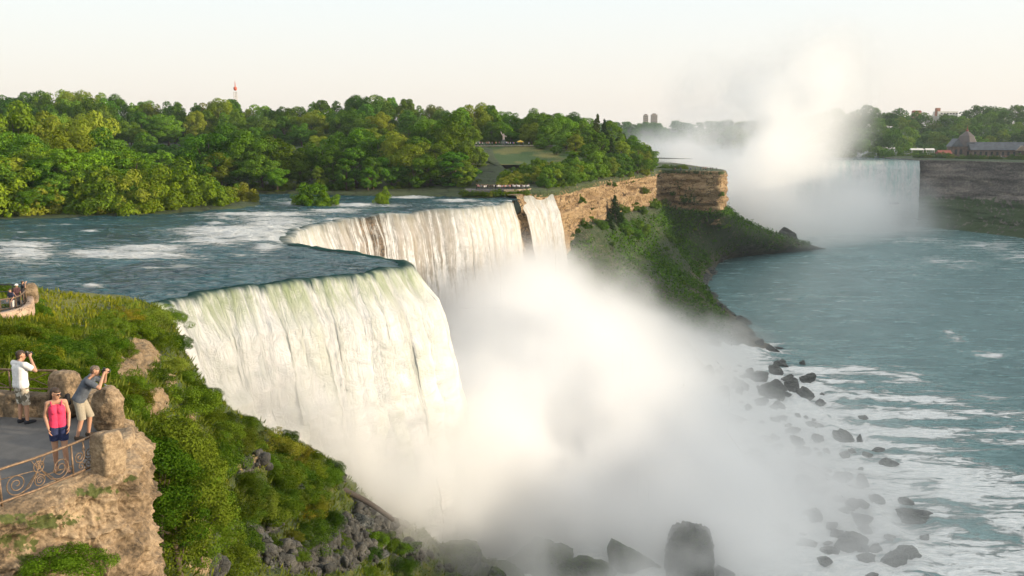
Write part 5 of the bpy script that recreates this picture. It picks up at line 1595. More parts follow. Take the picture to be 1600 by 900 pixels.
SPEC = [(200, 528, 44, 1.2), (170, 515, 36, 1.3), (225, 505, 36, 1.3), (255, 500, 26, 1.2), (268, 545, 26, 1.2), (245, 545, 36, 1.2), (262, 580, 30, 1.3), (286, 605, 26, 1.2), (240, 600, 34, 1.2), (300, 635, 34, 1.2), (270, 640, 50, 1.3), (230, 640, 40, 1.2),
        (290, 665, 44, 1.2), (250, 680, 40, 1.2), (205, 640, 40, 1.2), (210, 610, 34, 1.2), (315, 660, 34, 1.3), (335, 685, 40, 1.3), (350, 700, 40, 1.2), (372, 690, 28, 1.2), (330, 720, 56, 1.1), (360, 760, 56, 1.2), (345, 800, 54, 1.1), (365, 850, 60, 1.1), (350, 890, 60, 1.2),
        (390, 780, 50, 1.1), (420, 770, 44, 1.2), (450, 800, 44, 1.1), (470, 850, 54, 1.1), (425, 720, 36, 1.3), (455, 715, 34, 1.3), (480, 725, 34, 1.3), (505, 745, 30, 1.2), (470, 755, 36, 1.2), (510, 790, 40, 1.2), (530, 810, 36, 1.2), (500, 830, 40, 1.1), (440, 690, 22, 1.3), (415, 690, 24, 1.3), (345, 668, 24, 1.3),
        (375, 672, 26, 1.2), (520, 735, 16, 1.2), (550, 800, 24, 1.2), (580, 830, 22, 1.2), (130, 555, 50, 1.2), (100, 560, 40, 1.3), (70, 545, 40, 1.3), (150, 590, 40, 1.3), (110, 590, 36, 1.3), (20, 560, 40, 1.3), (45, 580, 34, 1.3), (180, 560, 30, 1.2), (160, 545, 34, 1.3), (0, 530, 36, 1.3), (40, 525, 30, 1.3), (90, 530, 30, 1.3)]
SPEC += [(random.uniform(325, 590), 0, random.uniform(22, 44), 1.25) for _ in range(46)] + [(random.uniform(400, 650), random.uniform(848, 900), random.uniform(14, 30), 1.5) for _ in range(16)]
SPEC = [(x, y if y else np.interp(x, [325, 400, 500, 590], [690, 700, 742, 812]) + random.uniform(0, np.interp(x, [325, 420, 590], [190, 110, 25])), h_, w_) for x, y, h_, w_ in SPEC]
def where_near(x, y):
    if y > 740 or (x > 330 and y > 715): return "dark green shrub among the rubble below the ridge" if x > 400 else "dense shrub low on the cliff right of the terrace"
    if x > 320: return "shrub on the ridge in front of the nearest fall"
    if y < 555: return "sunlit shrub on the grassy rise behind the terrace" if x < 190 else "shrub on the bluff edge beside the nearest fall"
    return "shrub on the bluff slope right of the stone posts" if x > 185 else "sunlit shrub behind the terrace railing"
g_near = "shrubs on the near bluff"
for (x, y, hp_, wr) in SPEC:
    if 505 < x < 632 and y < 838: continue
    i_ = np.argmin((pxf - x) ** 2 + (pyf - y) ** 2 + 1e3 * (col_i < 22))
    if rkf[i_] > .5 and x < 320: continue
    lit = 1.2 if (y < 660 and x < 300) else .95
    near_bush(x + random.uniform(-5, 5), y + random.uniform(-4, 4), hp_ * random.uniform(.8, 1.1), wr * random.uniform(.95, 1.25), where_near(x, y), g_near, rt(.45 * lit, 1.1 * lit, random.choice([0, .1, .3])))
ww = w * np.clip(1.0 - 1.6 * gof, 0.05, 1) * np.clip(1 - 1.2 * rkf, 0, 1)
ww = ww * (0.3 + 1.2 * (fbm(Gf_ * .09, 3, 131) > -.05)); ww /= ww.sum()
for i in rg.choice(len(ww), 80, p=ww, replace=False):
    x, y = pxf[i], pyf[i]
    if 505 < x < 632 and y < 838: continue
    dd = Gf_[i, 1]
    h = random.uniform(.5, 1.25) * (1.0 if dd < 60 else 1.25)
    shrub(Gf_[i] - np.array((0, 0, .15 * h)), h, random.uniform(1.1, 1.7), where_near(x, y), g_near, rt(.42, 1.1, random.choice([0, .1, .35])), NEARBUSH, name="shrub")

# ================================================================ ROCKS
M_boulder = mat_rock("wet_boulder", (0.03, 0.035, 0.034), (0.08, 0.086, 0.08), (0.18, 0.185, 0.17), 0.7, 0.9, 0.5, True, (0.055, 0.085, 0.022))
M_scree = mat_rock("scree_stone", (0.018, 0.018, 0.016), (0.046, 0.046, 0.040), (0.115, 0.108, 0.092), 1.2, 0.5, 0.1, False)
def rock_mesh(name, seed, sub=4, green=0.0, planes=16, rough=.05):
    rg = np.random.default_rng(seed)
    bm = bmesh.new(); bmesh.ops.create_icosphere(bm, subdivisions=sub, radius=1)
    D = np.array([v.co[:] for v in bm.verts])
    n_ = rg.normal(size=(planes, 3)); n_ /= np.linalg.norm(n_, axis=1, keepdims=True)
    k = rg.uniform(.62, 1.0, planes)
    dt = D @ n_.T
    r = np.where(dt > .05, k / np.maximum(dt, .05), 9).min(1)
    r = np.minimum(r, 1.15)
    V = D * r[:, None]
    V = V + D * (rough * fbm(V * 2.6 + seed, 4, seed, True))[:, None]
    for v, q in zip(bm.verts, V): v.co = q
    me = bpy.data.meshes.new(name); bm.to_mesh(me); bm.free()
    me.polygons.foreach_set("use_smooth", np.ones(len(me.polygons), bool))
    attr(me, "green", green + .15 * fbm(V * 1.5, 2, seed) + .25 * np.clip(V[:, 2], 0, 1) * (green > 0))
    return me
ROCKS = [rock_mesh("boulder", 400 + i, 5, 0, 22, .12) for i in range(7)]
MROCKS = [rock_mesh("mossy_boulder", 420 + i, 5, .42, 24, .12) for i in range(5)]
def boulder(q, sx, sy, sz, label, group=None, meshes=None, mat=None, rz=None, name="boulder"):
    me = random.choice(meshes or ROCKS)
    if len(me.materials) == 0: me.materials.append(mat or M_boulder)
    o = obj(name, me, None, None, tuple(q)); o.scale = (sx, sy, sz)
    o.rotation_euler = (random.uniform(-.15, .15), random.uniform(-.15, .15), random.uniform(0, 6.28) if rz is None else rz)
    return tag(o, label, "boulder", group)
def on_apron(px, py):
    """Point of the foaming apron seen at a pixel."""
    z = -46.0
    for _ in range(12):
        q = PZ(px, py, z)
        i = np.argmin((ys_low - q[1]) ** 2); j = np.argmin((xs_low - q[0]) ** 2)
        z = 0.5 * z + 0.5 * G_low[i, j, 2]
    return PZ(px, py, z)
ap = [(1131, 622, 30, 34, "pointed grey boulder standing in the spray left of the dark boulder cluster"), (1157, 617, 14, 22, "narrow upright rock close beside the pointed grey boulder"), (1182, 594, 54, 22, "broad hazy rock at the upper left of the dark boulder cluster"),
      (1214, 584, 28, 18, "dark boulder at the top of the cluster beside the river"), (1210, 616, 58, 24, "long low dark boulder at the lower left of the cluster"), (1240, 606, 32, 18, "dark boulder in the middle of the cluster beside the river"), (1264, 597, 30, 18, "rounded boulder at the right tip of the cluster, nearest the river"),
      (1232, 594, 24, 10, "small rock wedged in the middle of the dark boulder cluster"), (1261, 621, 32, 20, "dark boulder at the lower right of the cluster beside the river"), (1255, 569, 12, 7, "tiny rock alone in the foam above the dark boulder cluster"), (1191, 631, 32, 10, "flat rock just below the dark boulder cluster"),
      (1169, 637, 12, 8, None), (1213, 639, 10, 5, None), (1222, 656, 24, 11, None), (1247, 651, 12, 6, None), (1260, 654, 10, 5, None), (1272, 657, 8, 4, None), (1264, 664, 18, 6, None), (1279, 667, 16, 7, None), (1241, 675, 26, 12, None), (1246, 692, 32, 12, None), (1278, 688, 26, 11, None),
      (1320, 690, 42, 22, "long dark boulder in the middle of the foam, right of a row of small rocks"), (1345, 692, 12, 16, "thin upright rock at the right end of the long dark boulder"), (1373, 705, 24, 9, None), (1356, 713, 22, 8, None), (1391, 727, 34, 14, "flat dark rock at the river edge of the foam"),
      (1346, 734, 10, 5, None), (1318, 741, 12, 5, None), (1288, 752, 28, 22, "dark boulder on the left of the trio low in the foam"), (1320, 752, 38, 22, "largest boulder of the trio low in the foam"), (1350, 762, 26, 24, "rounded boulder on the right of the trio low in the foam"),
      (1262, 768, 50, 30, "big pale hazy boulder left of the trio low in the foam"), (1372, 785, 32, 14, "flat dark boulder below the trio, near the river edge"), (1350, 818, 44, 22, "dark wedge-shaped boulder below the flat one"),
      (1332, 858, 62, 42, "large tilted slab boulder in the lower foam"), (1402, 884, 50, 36, "dark triangular boulder at the lower river edge of the foam"), (1130, 903, 48, 24, "low dark rock just right of the mossy block at the bottom"), (1364, 902, 24, 10, "rock tip breaking the foam at the bottom edge"),
      (1225, 830, 36, 14, None), (1290, 880, 30, 12, None), (1200, 690, 30, 14, None), (1150, 660, 40, 18, None), (1180, 720, 50, 22, None), (1105, 590, 40, 24, None), (1085, 575, 40, 20, None), (1215, 770, 40, 20, None)]
for (x, y, w_, h_, lab) in ap:
    q = on_apron(x, y); m = q[1] / F
    boulder(q + np.array((0, h_ * m * .3, .1)), w_ * m * .46, w_ * m * .42, h_ * m * .72, lab or ("small dark rock in the foam between the boulder cluster and the long boulder" if y < 700 else "low grey rock awash in the foam near the trio of boulders"),
            None if lab else "small rocks awash in the foam", None, None, random.uniform(-.3, .3))
rr = random.Random(11)
n_small = 0
while n_small < 95:
    f = rr.random() ** .9
    x = np.interp(f, [0, .3, .6, 1], [1190, 1235, 1310, 1375]) + rr.gauss(-30, 42); y = np.interp(f, [0, .3, .6, 1], [575, 650, 730, 880]) + rr.gauss(0, 14)
    q = on_apron(x, y)
    if q[2] > -42: continue
    n_small += 1
    s_ = rr.uniform(.35, 1.5) * (1.6 if rr.random() < .15 else 1)
    boulder(q, s_ * rr.uniform(1, 1.6), s_, s_ * rr.uniform(.5, .9), "small wet rock in the upper half of the foaming rock band" if y < 690 else "small wet rock in the lower half of the foaming rock band", "small rocks awash in the foam")
# rocks half lost in the spray, and on the shore of the talus
for (x, y, d, w_, h_, lab) in [(885, 512, 215, 62, 26, "dark rock showing faintly through the spray under the far fall"), (772, 662, 152, 62, 34, "faint grey rock in the spray at the foot of the nearest fall"), (1010, 560, 235, 60, 26, "pale rock nearly lost in the middle of the spray"), (1070, 560, 240, 40, 30, "pale upright rock in the spray left of the boulder cluster")]:
    q = on_apron(x, y); m = q[1] / F
    boulder(q, w_ * m * .55, w_ * m * .5, h_ * m * .9, lab)
for k in range(46):
    f = random.random() ** .8
    j = int(30 + f * 225); q = Gt[int(random.uniform(96, 126)), j]
    s_ = random.uniform(.8, 2.4)
    boulder(q, s_, s_ * random.uniform(.7, 1.1), s_ * random.uniform(.5, .9), "dark rock along the waterline at the foot of the green slope" if f < .6 else "rock on the low spit below the shaded headland", "rocks along the foot of the green slope")
for (x, y, w_, h_) in [(1227, 372, 34, 26), (1205, 380, 26, 16), (1245, 386, 30, 10), (1262, 388, 22, 6)]:
    q = P(x, y, 545); m = 545 / F
    boulder(q, w_ * m * .55, w_ * m * .5, h_ * m * .7, f"{'tall' if h_ > 20 else ('middling' if h_ > 12 else 'low')} rock {'crowning' if h_ > 20 else 'on'} the tip of the dark spit in the gorge", "rocks at the tip of the dark spit")
# the mossy blocks along the bottom of the spray
for (x, top, bot, d, w_, lab, mm) in [(1074, 828, 960, 139, 78, "tall mossy square block standing out of the spray at the bottom", 'sq'), (842, 832, 930, 141, 100, "broad hazy mossy boulder in the row below the spray", None), (780, 868, 940, 137, 80, "dark mossy boulder in the row below the spray, left of the broad one", None),
      (925, 858, 950, 139, 90, "rounded hazy boulder between the broad boulder and the mossy block", None), (988, 842, 950, 141, 86, "humped green boulder just left of the tall mossy block", None), (700, 838, 892, 131, 120, "low mossy hump rising from the end of the ridge", None), (1028, 868, 950, 140, 50, "small hazy boulder touching the tall mossy block", None),
      (884, 880, 950, 137, 60, "small dark boulder in front of the rounded hazy one", None), (652, 816, 834, 126, 26, "pale grey stone on the ridge just beyond the fallen log", None), (776, 886, 905, 124, 36, "dark flat rock at the bottom edge where the ridge ends", None), (705, 893, 912, 118, 40, "pale flat rock at the bottom edge of the slope", None)]:
    d = d - (5 if d > 130 else 0)
    q = P(x, bot, d); h = (P(x, top, d)[2] - q[2]) * (1 if mm else .88); m = d / F
    o = boulder(q + np.array((0, 0, h * .35)), w_ * m * .56, w_ * m * .5, h * .80, lab, None, MROCKS, None, random.uniform(-.4, .4))
    if mm == 'sq':
        me = rough_block("mossy_block", 7.6, 7.0, h, 31, 7.0, .25, .45); me.materials.append(M_boulder); me.attributes["green"].data.foreach_set("value", np.full(len(me.vertices), .36, np.float32))
        o.data = me; o.scale = (1, 1, 1); o.location = tuple(q); o.rotation_euler = (0, 0, R(-12))
# slabs among the rubble below the ridge
for (x, y, w_, h_, lab) in [(562, 822, 46, 24, "large grey slab lying on the rubble below the ridge"), (632, 862, 50, 22, "grey tilted slab near the mossy end of the rubble"), (417, 888, 14, 22, "pale upright stone among dark rubble near the bottom"), (405, 845, 34, 22, "pale jagged rock at the left of the rubble"), (382, 820, 26, 14, "small pale rock under the shrubs left of the rubble"),
                            (512, 735, 30, 28, "rocky knob at the top of the ridge beside the log"), (608, 806, 14, 12, "dark round stone at the foot of the log"), (450, 768, 40, 14, "brown rock shelf showing between the shrubs of the ridge"), (590, 800, 12, 12, "dark round stone halfway along the log"), (625, 820, 20, 14, "mossy stone beyond the foot of the log"), (520, 820, 24, 14, "grey stone under the dark shrubs below the ridge"), (585, 872, 30, 14, "grey block in the middle of the dark rubble")]:
    q, n_ = bluff_at(x, y); m = q[1] / F
    boulder(q, w_ * m * .55, w_ * m * .45, h_ * m * .62, lab, None, ROCKS if 'mossy' not in lab else MROCKS, None, random.uniform(-.5, .5), "slab" if 'slab' in lab else "boulder")
# rubble: far too many stones to count
wsc = area * (col_i > 24) * (pxf > 320) * np.clip(rkf - .45, 0, 1) * (pyf < 935); wsc /= wsc.sum()
base = rock_mesh("stone", 460, 2, 0, 9, .02); bv = np.empty(len(base.vertices) * 3, np.float32); base.vertices.foreach_get("co", bv); bv = bv.reshape(-1, 3)
bf = np.array([p_.vertices[:] for p_ in base.polygons])
VV, FF = [], []
for k, i in enumerate(rg.choice(len(wsc), 5200, p=wsc)):
    s_ = .07 + .75 * rg.random() ** 3.2
    a = rg.normal(size=(3, 3)); qm, _ = np.linalg.qr(a)
    VV.append((bv * s_ * rg.uniform(.5, 1.2, 3)) @ qm + Gf_[i] + rg.normal(size=3) * .25); FF.append(bf + k * len(bv))
o = obj("rubble", mesh_from("rubble", np.concatenate(VV), np.concatenate(FF), False), M_scree); o["kind"] = "stuff"
# the fallen log on the ridge
a, b = P(529, 762, 106), P(614, 812, 114)
tag(MB().tube(cr([a, (a + b) / 2 + np.array((0, 0, .35)), b], 20), np.linspace(.42, .30, 20), 10).build("log", mat_plain("wet_log", (.035, .026, .02), .8, .4, 4, 0, .05), None, True), "dark bare log slanting down the ridge beside the white water", "log")

# ================================================================ FAR LITTLE THINGS
T_CL = NT("visitor_clothes"); T_CL = T_CL.done(T_CL.pbr(Base_Color=T_CL.n("ObjectInfo").outputs["Color"], Roughness=.9))
M_trous = mat_plain("dark_trousers", (.03, .032, .045), .9)
def small_person_mesh(seed, arms_up=False):
    me = bpy.data.meshes.new("person")
    parts = []
    mb = MB(); capsule(mb, (-.05, 0, 1.35), .13, (-.04, 0, .95), .12, 8); capsule(mb, (.05, 0, 1.35), .13, (.04, 0, .95), .12, 8)
    for e in (-1, 1): capsule(mb, (e * .2, 0, 1.40), .055, (e * .25, .03, 1.12), .045, 6)
    parts.append((mb, 0))
    mb = MB()
    for e in (-1, 1): capsule(mb, (e * .085, 0, .92), .10, (e * (.09 + .02 * seed), .03 * e, .08), .05, 8); capsule(mb, (e * .10, 0, .05), .045, (e * .11, .14, .04), .04, 6)
    parts.append((mb, 1))
    mb = MB(); mb.ball((0, .02, 1.64), (.085, .10, .115), 8, 6); capsule(mb, (0, 0, 1.45), .05, (0, 0, 1.58), .05, 6)
    for e in (-1, 1):
        h_ = (e * .10, .22, 1.45) if arms_up else (e * .24, .10, .88)
        capsule(mb, (e * .25, .03, 1.12), .04, h_, .032, 6)
    parts.append((mb, 2))
    mb = MB(); mb.ball((0, -.015, 1.68), (.092, .10, .10), 8, 6)
    parts.append((mb, 3))
    v, f, mi, n0 = [], [], [], 0
    for mb, k in parts:
        vv = np.concatenate(mb.v); v += [tuple(x) for x in vv]
        f += [[i + n0 for i in q] for q in mb.f]; mi += [k] * len(mb.f); n0 += len(vv)
    me.from_pydata(v, [], f)
    for m_ in (T_CL, M_trous, M_skin, M_hair): me.materials.append(m_)
    me.polygons.foreach_set("material_index", mi)
    me.polygons.foreach_set("use_smooth", np.ones(len(f), bool))
    return me
SP_ = [small_person_mesh(0), small_person_mesh(1), small_person_mesh(2, True)]
CLR = [("white", (.75, .74, .72)), ("dark", (.03, .03, .035)), ("blue", (.07, .12, .30)), ("red", (.5, .05, .05)), ("pale pink", (.65, .35, .32)), ("grey", (.28, .28, .28)), ("white", (.8, .8, .78)), ("orange", (.6, .25, .07))]
def visitor(q, place, group, k=None):
    nm, c = CLR[k if k is not None else random.randrange(len(CLR))]
    o = obj("person", random.choice(SP_), None, None, tuple(q)); o.rotation_euler = (0, 0, random.uniform(0, 6.28)); o.color = (*c, 1)
    s_ = random.uniform(.92, 1.08); o.scale = (s_, s_, s_)
    return tag(o, f"tiny visitor in a {nm} top {place}", "person", group)
def drop(G, x, y):
    i = np.unravel_index(np.argmin((G[..., 0] - x) ** 2 + (G[..., 1] - y) ** 2), G.shape[:2]); return G[i][2]
for k in range(52):
    x = random.uniform(742, 872); d = random.uniform(401, 409)
    q = P(x, 230, d); q[2] = drop(ld, q[0], d) if q[0] < 14 else drop(Gi, q[0], d)
    visitor(q, "on the crowded terrace above the lawn", "visitors on the terrace above the lawn")
for k in range(34):
    f = k / 33
    q = np.array((-11.5 + 17 * f, 291.5 + 3.0 * f + random.uniform(-1.0, .6), 0)); q[2] = 2.3
    visitor(q, "at the low lookout beside the slim fall", "visitors at the low lookout beside the slim fall", random.choice([0, 1, 1, 0, 5, 4]))
for k in range(18):
    x = random.uniform(83, 106); q = np.array((x, random.uniform(466, 470), 0)); q[2] = drop(Gi, q[0], q[1])
    visitor(q, "on the far grassy headland", "visitors on the far grassy headland", random.choice([1, 1, 5, 2, 4]))
# lookout wall and fence at the slim fall
pth = cr([(-2.5, 289.6, 1.2), (2.0, 290.6, 1.2), (5.6, 293.6, 1.2), (6.6, 297, 1.2)], 60)
ribbon_wall("lookout_wall", pth, 1.25, .5, 141, "pale curved stone wall of the low lookout beside the slim fall", mat_plain("pale_stone", (.38, .29, .20), .85, .3, 2), "wall", .03)
MB().prism([(-16, 289.6), (2, 291), (5.4, 293.8), (6.4, 297), (4, 300), (-16, 299)], .6, 2.28).build("lookout_pavement", M_pave)["kind"] = "structure"
root = empty("fence", (-4, 289.6, 2.3)); tag(root, "thin dark fence on the wall of the low lookout", "fence")
MB().tube(cr([(-9, -.15, .5), (0, 0, .5), (6, 1.0, .5), (9.6, 4.0, .5)], 20), .05, 6).build("rail", M_black, root)
for x in np.linspace(-9, 9, 13):
    y = np.interp(x, [-9, 0, 6, 9.6], [-.15, 0, 1, 4]); MB().tube([(x, y, -.4), (x, y, .5)], .045, 6).build("post", M_black, root)
# stairs beside the lawn
root = empty("staircase", tuple(P(752, 276, 350))); tag(root, "grey staircase with railings climbing beside the sloping lawn", "staircase")
ro = np.array(root.location)
a, b = P(768, 276, 348) - ro, P(738, 249, 372) - ro
M_step = mat_plain("blue_grey_concrete", (.16, .18, .21), .8, .25, 1)
mb = MB(); n_ = 22
for k in range(n_):
    c = a + (b - a) * (k + .5) / n_; mb.box(c - np.array((1.2, 0, 1.0)), (4.2, 1.35, 2.3))
mb.build("steps", M_step, root)
for dx in (-3.2, 1.0):
    MB().tube([a + np.array((dx, 0, 1.3)), b + np.array((dx, 0, 1.3))], .10, 6).build("handrail", mat_plain("pale_rail", (.45, .44, .42), .5), root)
    for k in range(9):
        c = a + (b - a) * k / 8 + np.array((dx, 0, 0)); MB().tube([c, c + np.array((0, 0, 1.3))], .06, 5).build("post", M_black, root)
MB().box(a + np.array((1.2, -2.5, -.6)), (8, 4, 1.6)).build("landing", M_step, root)
# terrace parapet
pth = cr([(-17, 399.0, 14.2), (0, 399.2, 14.3), (17, 399.2, 14.2), (26, 400, 13.6)], 50)
ribbon_wall("parapet", pth, .85, .5, 151, "low pale parapet along the front of the crowded terrace", mat_plain("parapet_stone", (.34, .29, .23), .85, .3, 1), "wall", .03)
# monument among the crowd
q = P(787, 231, 411); q[2] = 14.6
root = empty("monument", tuple(q)); root.scale = (.62, .62, .68); tag(root, "pale pink topped monument rising above the crowd on the terrace", "monument")
mg, mp = mat_plain("green_bronze", (.14, .16, .14), .7, .3, 1), mat_plain("pink_marble", (.62, .47, .40), .7, .2, 1)
MB().box((0, 0, .5), (4.2, 4.2, 1.0)).box((0, 0, 2.6), (2.6, 2.6, 3.2), 0, .85).box((0, 0, 4.35), (3.0, 3.0, .3)).build("pedestal", mg, root)
mb = MB(); capsule(mb, (0, 0, 4.4), .85, (0, 0, 7.0), .7, 12); capsule(mb, (0, 0, 7.6), .5, (.05, 0, 8.0), .45, 12); capsule(mb, (-.5, 0, 7.0), .35, (-1.7, .2, 8.8), .25, 8); capsule(mb, (.6, 0, 6.9), .4, (1.9, -.2, 6.6), .3, 8); capsule(mb, (-1.6, .2, 8.6), .4, (-2.0, .2, 9.8), .15, 8)
mb.build("figure", mp, root, True)
# yellow parasol on the terrace
q = P(813, 231, 405); q[2] = 14.3
root = empty("parasol", tuple(q)); tag(root, "small yellow parasol open above the crowd on the terrace", "parasol")
MB().tube([(0, 0, 0), (0, 0, 2.9)], .05, 6).build("pole", M_iron, root)
MB().tube([(0, 0, 2.3), (0, 0, 2.6), (0, 0, 3.0), (0, 0, 3.2)], [1.7, 1.3, .5, .05], 10).build("canopy", mat_plain("yellow_canvas", (.72, .48, .06), .8), root)
# slim tower above the forest
q = P(368.5, 160, 640); top = P(368.5, 130, 640)[2]; gz = 14.0
root = empty("tower", (q[0], q[1], gz)); tag(root, "slim pale tower with a red top rising beyond the forest", "tower")
H = top - gz; M_pale = mat_plain("pale_steel", (.50, .46, .42), .6); M_redt = mat_plain("red_paint", (.50, .10, .05), .6)
for e in (-1, 0, 1): MB().tube([(e * 1.15, 0 if e else .8, 0), (e * 1.0, 0 if e else .7, H * .86)], .24, 6).build("mast", M_pale, root)
mb = MB()
for k in range(14): mb.box((0, .2, H * (.06 + .06 * k)), (2.4, .3, .25))
mb.build("brace", M_pale, root)
mb = MB(); mb.tube([(0, .2, H * .88), (0, .2, H * .90), (0, .2, H * .93), (0, .2, H * .94)], [.8, 1.2, 1.2, .6], 14); mb.build("cabin", M_redt, root)
MB().tube([(0, .2, H * .90), (0, .2, H * .95), (0, .2, H * 1.04)], [.5, .35, .12], 8).build("spire", M_redt, root)

# ---------------------------------------------------------------- second lookout on the rise, upper left
z2 = P(20, 487, 62)[2]
pth2 = [PZ(-90, 512, z2), PZ(-30, 505, z2), (PZ(10, 500, z2)), PZ(42, 491, z2), PZ(53, 480, z2), PZ(51, 470, z2)]
ribbon_wall("lookout_wall", cr([p_ - np.array((0, 0, .45)) for p_ in pth2], 60), .95, .42, 161, "curved pinkish stone wall of the upper lookout at the left edge", mat_rock("pink_stone", (.22, .15, .10), (.40, .28, .20), (.5, .38, .28), 1.2, .5, .05, False), "wall", .03)
poly2 = [p_[:2] for p_ in pth2] + [PZ(-90, 462, z2)[:2]]
MB().prism(poly2, z2 - .6, z2).build("lookout_pavement", M_pave)["kind"] = "structure"
place_block(rough_block("stone_post", .9, .8, 1.5, 21, 5.0, .3), 50, 474, R(20), "stone post at the end of the upper lookout wall", "stone post", "stone_post", z2 - .1)
root = empty("railing", tuple(PZ(10, 490, z2))); tag(root, "rusty low railing on the upper lookout wall", "railing"); ro = np.array(root.location)
rl = cr([PZ(-70, 500, z2), PZ(0, 492, z2), PZ(30, 486, z2), PZ(42, 476, z2)], 24)
MB().tube(rl + up * 1.05 - ro, .045, 6).build("top_rail", M_iron, root); MB().tube(rl + up * .35 - ro, .04, 6).build("bottom_rail", M_iron, root)
for k in range(2, 24, 3): MB().tube([rl[k] - ro, rl[k] + up * 1.05 - ro], .035, 6).build("post", M_iron, root)
root = empty("railing", tuple(PZ(-20, 462, z2))); tag(root, "dark railing behind the people at the upper lookout", "railing"); ro = np.array(root.location)
rl = cr([PZ(-90, 468, z2), PZ(-20, 466, z2), PZ(48, 466, z2)], 16)
MB().tube(rl + up * 1.05 - ro, .05, 6).build("top_rail", M_black, root); MB().tube(rl + up * .5 - ro, .04, 6).build("middle_rail", M_black, root)
for k in range(0, 16, 3): MB().tube([rl[k] - ro, rl[k] + up * 1.05 - ro], .04, 6).build("post", M_black, root)
def look_person(px, py, rz, top, bottom, label, hat=False, cam_up=False, h=1.72):
    loc = PZ(px, py, z2); root = person_root(loc, rz, label); f = Fig(h, 1.0, R(3))
    f.leg = {-1: (np.array((-.09, .02, .49)), np.array((-.11, 0, .085))), 1: (np.array((.09, .04, .49)), np.array((.12, .02, .085)))}
    hc = f.neck + np.array((0, .03, .14))
    if cam_up: f.arm = {-1: (f.sh[-1] + np.array((-.12, .16, -.18)), hc + np.array((-.07, .17, -.04))), 1: (f.sh[1] + np.array((.14, .16, -.16)), hc + np.array((.09, .16, -.03)))}
    else: f.arm = {-1: (f.sh[-1] + np.array((-.07, .02, -.28)), f.sh[-1] + np.array((-.02, .18, -.48))), 1: (f.sh[1] + np.array((.07, .02, -.28)), f.sh[1] + np.array((.02, .18, -.48)))}
    mb = MB(); f.torso(mb); f.arms(mb); f.legs(mb); f.head(mb, hc, (0, 1, -.1))
    for e in (-1, 1): f.hand(mb, f.arm[e][1], (0, .4, .4) if cam_up else (0, .3, -1), (-e, .1, 0), .5, e); f.foot(mb, f.leg[e][1], (e * .15, 1, 0))
    fused("body", mb, .011, M_skin, root)
    mb = MB(); f.torso(mb, .024); f.arms(mb, .024, .7, False); fused("shirt", mb, .015, top, root, 3, [((0, 0, f.hip[2] - .05), (0, 0, -1)), (f.neck + np.array((0, 0, .025)), (0, .2, 1))])
    mb = MB()
    for e in (-1, 1):
        capsule(mb, f.hip + f.right * e * .074, .120, f.hj[e] - np.array((0, 0, .05)), .112); capsule(mb, f.hj[e], .106, f.leg[e][0] - np.array((0, 0, .02)), .085); capsule(mb, f.leg[e][0], .08, f.leg[e][1] + np.array((0, 0, .04)), .062)
    fused("trousers", mb, .014, bottom, root, 3)
    mb = MB()
    if hat:
        mb.tube([hc + up * .055, hc + up * .065, hc + up * .07, hc + up * .15, hc + up * .165], [.15, .15, .10, .09, .03], 16); mb.build("hat", mat_cloth("white_hat", (.82, .82, .80), .05), root, True)
    else:
        capsule(mb, hc + f.hu * .046 - f.hf * .024, .086, hc + f.hu * .055 + f.hf * .016, .075); capsule(mb, hc - f.hf * .05 + f.hu * .01, .066, hc - f.hf * .05 - f.hu * .06, .05); fused("hair", mb, .012, M_hair, root)
look_person(20, 488, R(160), mat_cloth("navy_shirt", (.03, .035, .07)), mat_cloth("pale_trousers", (.55, .5, .48)), "person in a dark shirt and pale trousers at the upper lookout, behind the railing")
look_person(28, 480, R(-120), mat_cloth("dark_maroon", (.06, .025, .03)), mat_cloth("black_trousers", (.02, .02, .025)), "person in a round white hat and dark clothes at the upper lookout", True)
look_person(37, 474, R(-60), mat_cloth("charcoal_coat", (.025, .025, .03)), mat_cloth("charcoal_trousers", (.025, .025, .03)), "dark-clothed person at the upper lookout raising a pale camera", False, True)

# ---------------------------------------------------------------- buildings on the right bank
M_brick = mat_plain("brown_stone", (.15, .105, .085), .9, .3, .6); M_roof = mat_plain("slate_roof", (.075, .085, .10), .75, .25, .4); M_redr = mat_plain("red_roof", (.22, .06, .04), .8); M_wht = mat_plain("white_render", (.66, .64, .60), .8, .1, .3); M_win = mat_plain("dark_window", (.02, .025, .03), .2)
def gable(mb, c, w, d, h, along_x=True):
    x, y, z = c
    if along_x: V = [(x - w / 2, y - d / 2, z), (x + w / 2, y - d / 2, z), (x + w / 2, y + d / 2, z), (x - w / 2, y + d / 2, z), (x - w / 2, y, z + h), (x + w / 2, y, z + h)]; Fs = [(0, 1, 5, 4), (2, 3, 4, 5), (3, 0, 4), (1, 2, 5), (0, 3, 2, 1)]
    else: V = [(x - w / 2, y - d / 2, z), (x + w / 2, y - d / 2, z), (x + w / 2, y + d / 2, z), (x - w / 2, y + d / 2, z), (x, y - d / 2, z + h), (x, y + d / 2, z + h)]; Fs = [(0, 1, 4), (2, 3, 5), (0, 4, 5, 3), (1, 2, 5, 4), (0, 3, 2, 1)]
    return mb.add(V, Fs)
D = 735; m = D / F
q = P(1508, 244, D); zb = 2.2
root = empty("stone_building", (q[0], q[1], zb)); root.scale = (1.1, 1.1, 1.15); root.rotation_euler = (0, 0, R(-8)); tag(root, "dark stone building with a tall peaked roof on the rim of the gorge", "building")
MB().box((0, 0, 3.6), (22, 14, 7.2)).build("wall", M_brick, root)
rf = MB().tube([(0, 0, 7.1), (0, 0, 8.2), (0, 0, 14.5), (0, 0, 17.2), (0, 0, 18)], [8.8, 8.2, 5.0, 1.6, .4], 8).build("roof", mat_plain("brown_shingle", (.10, .085, .08), .85), root)
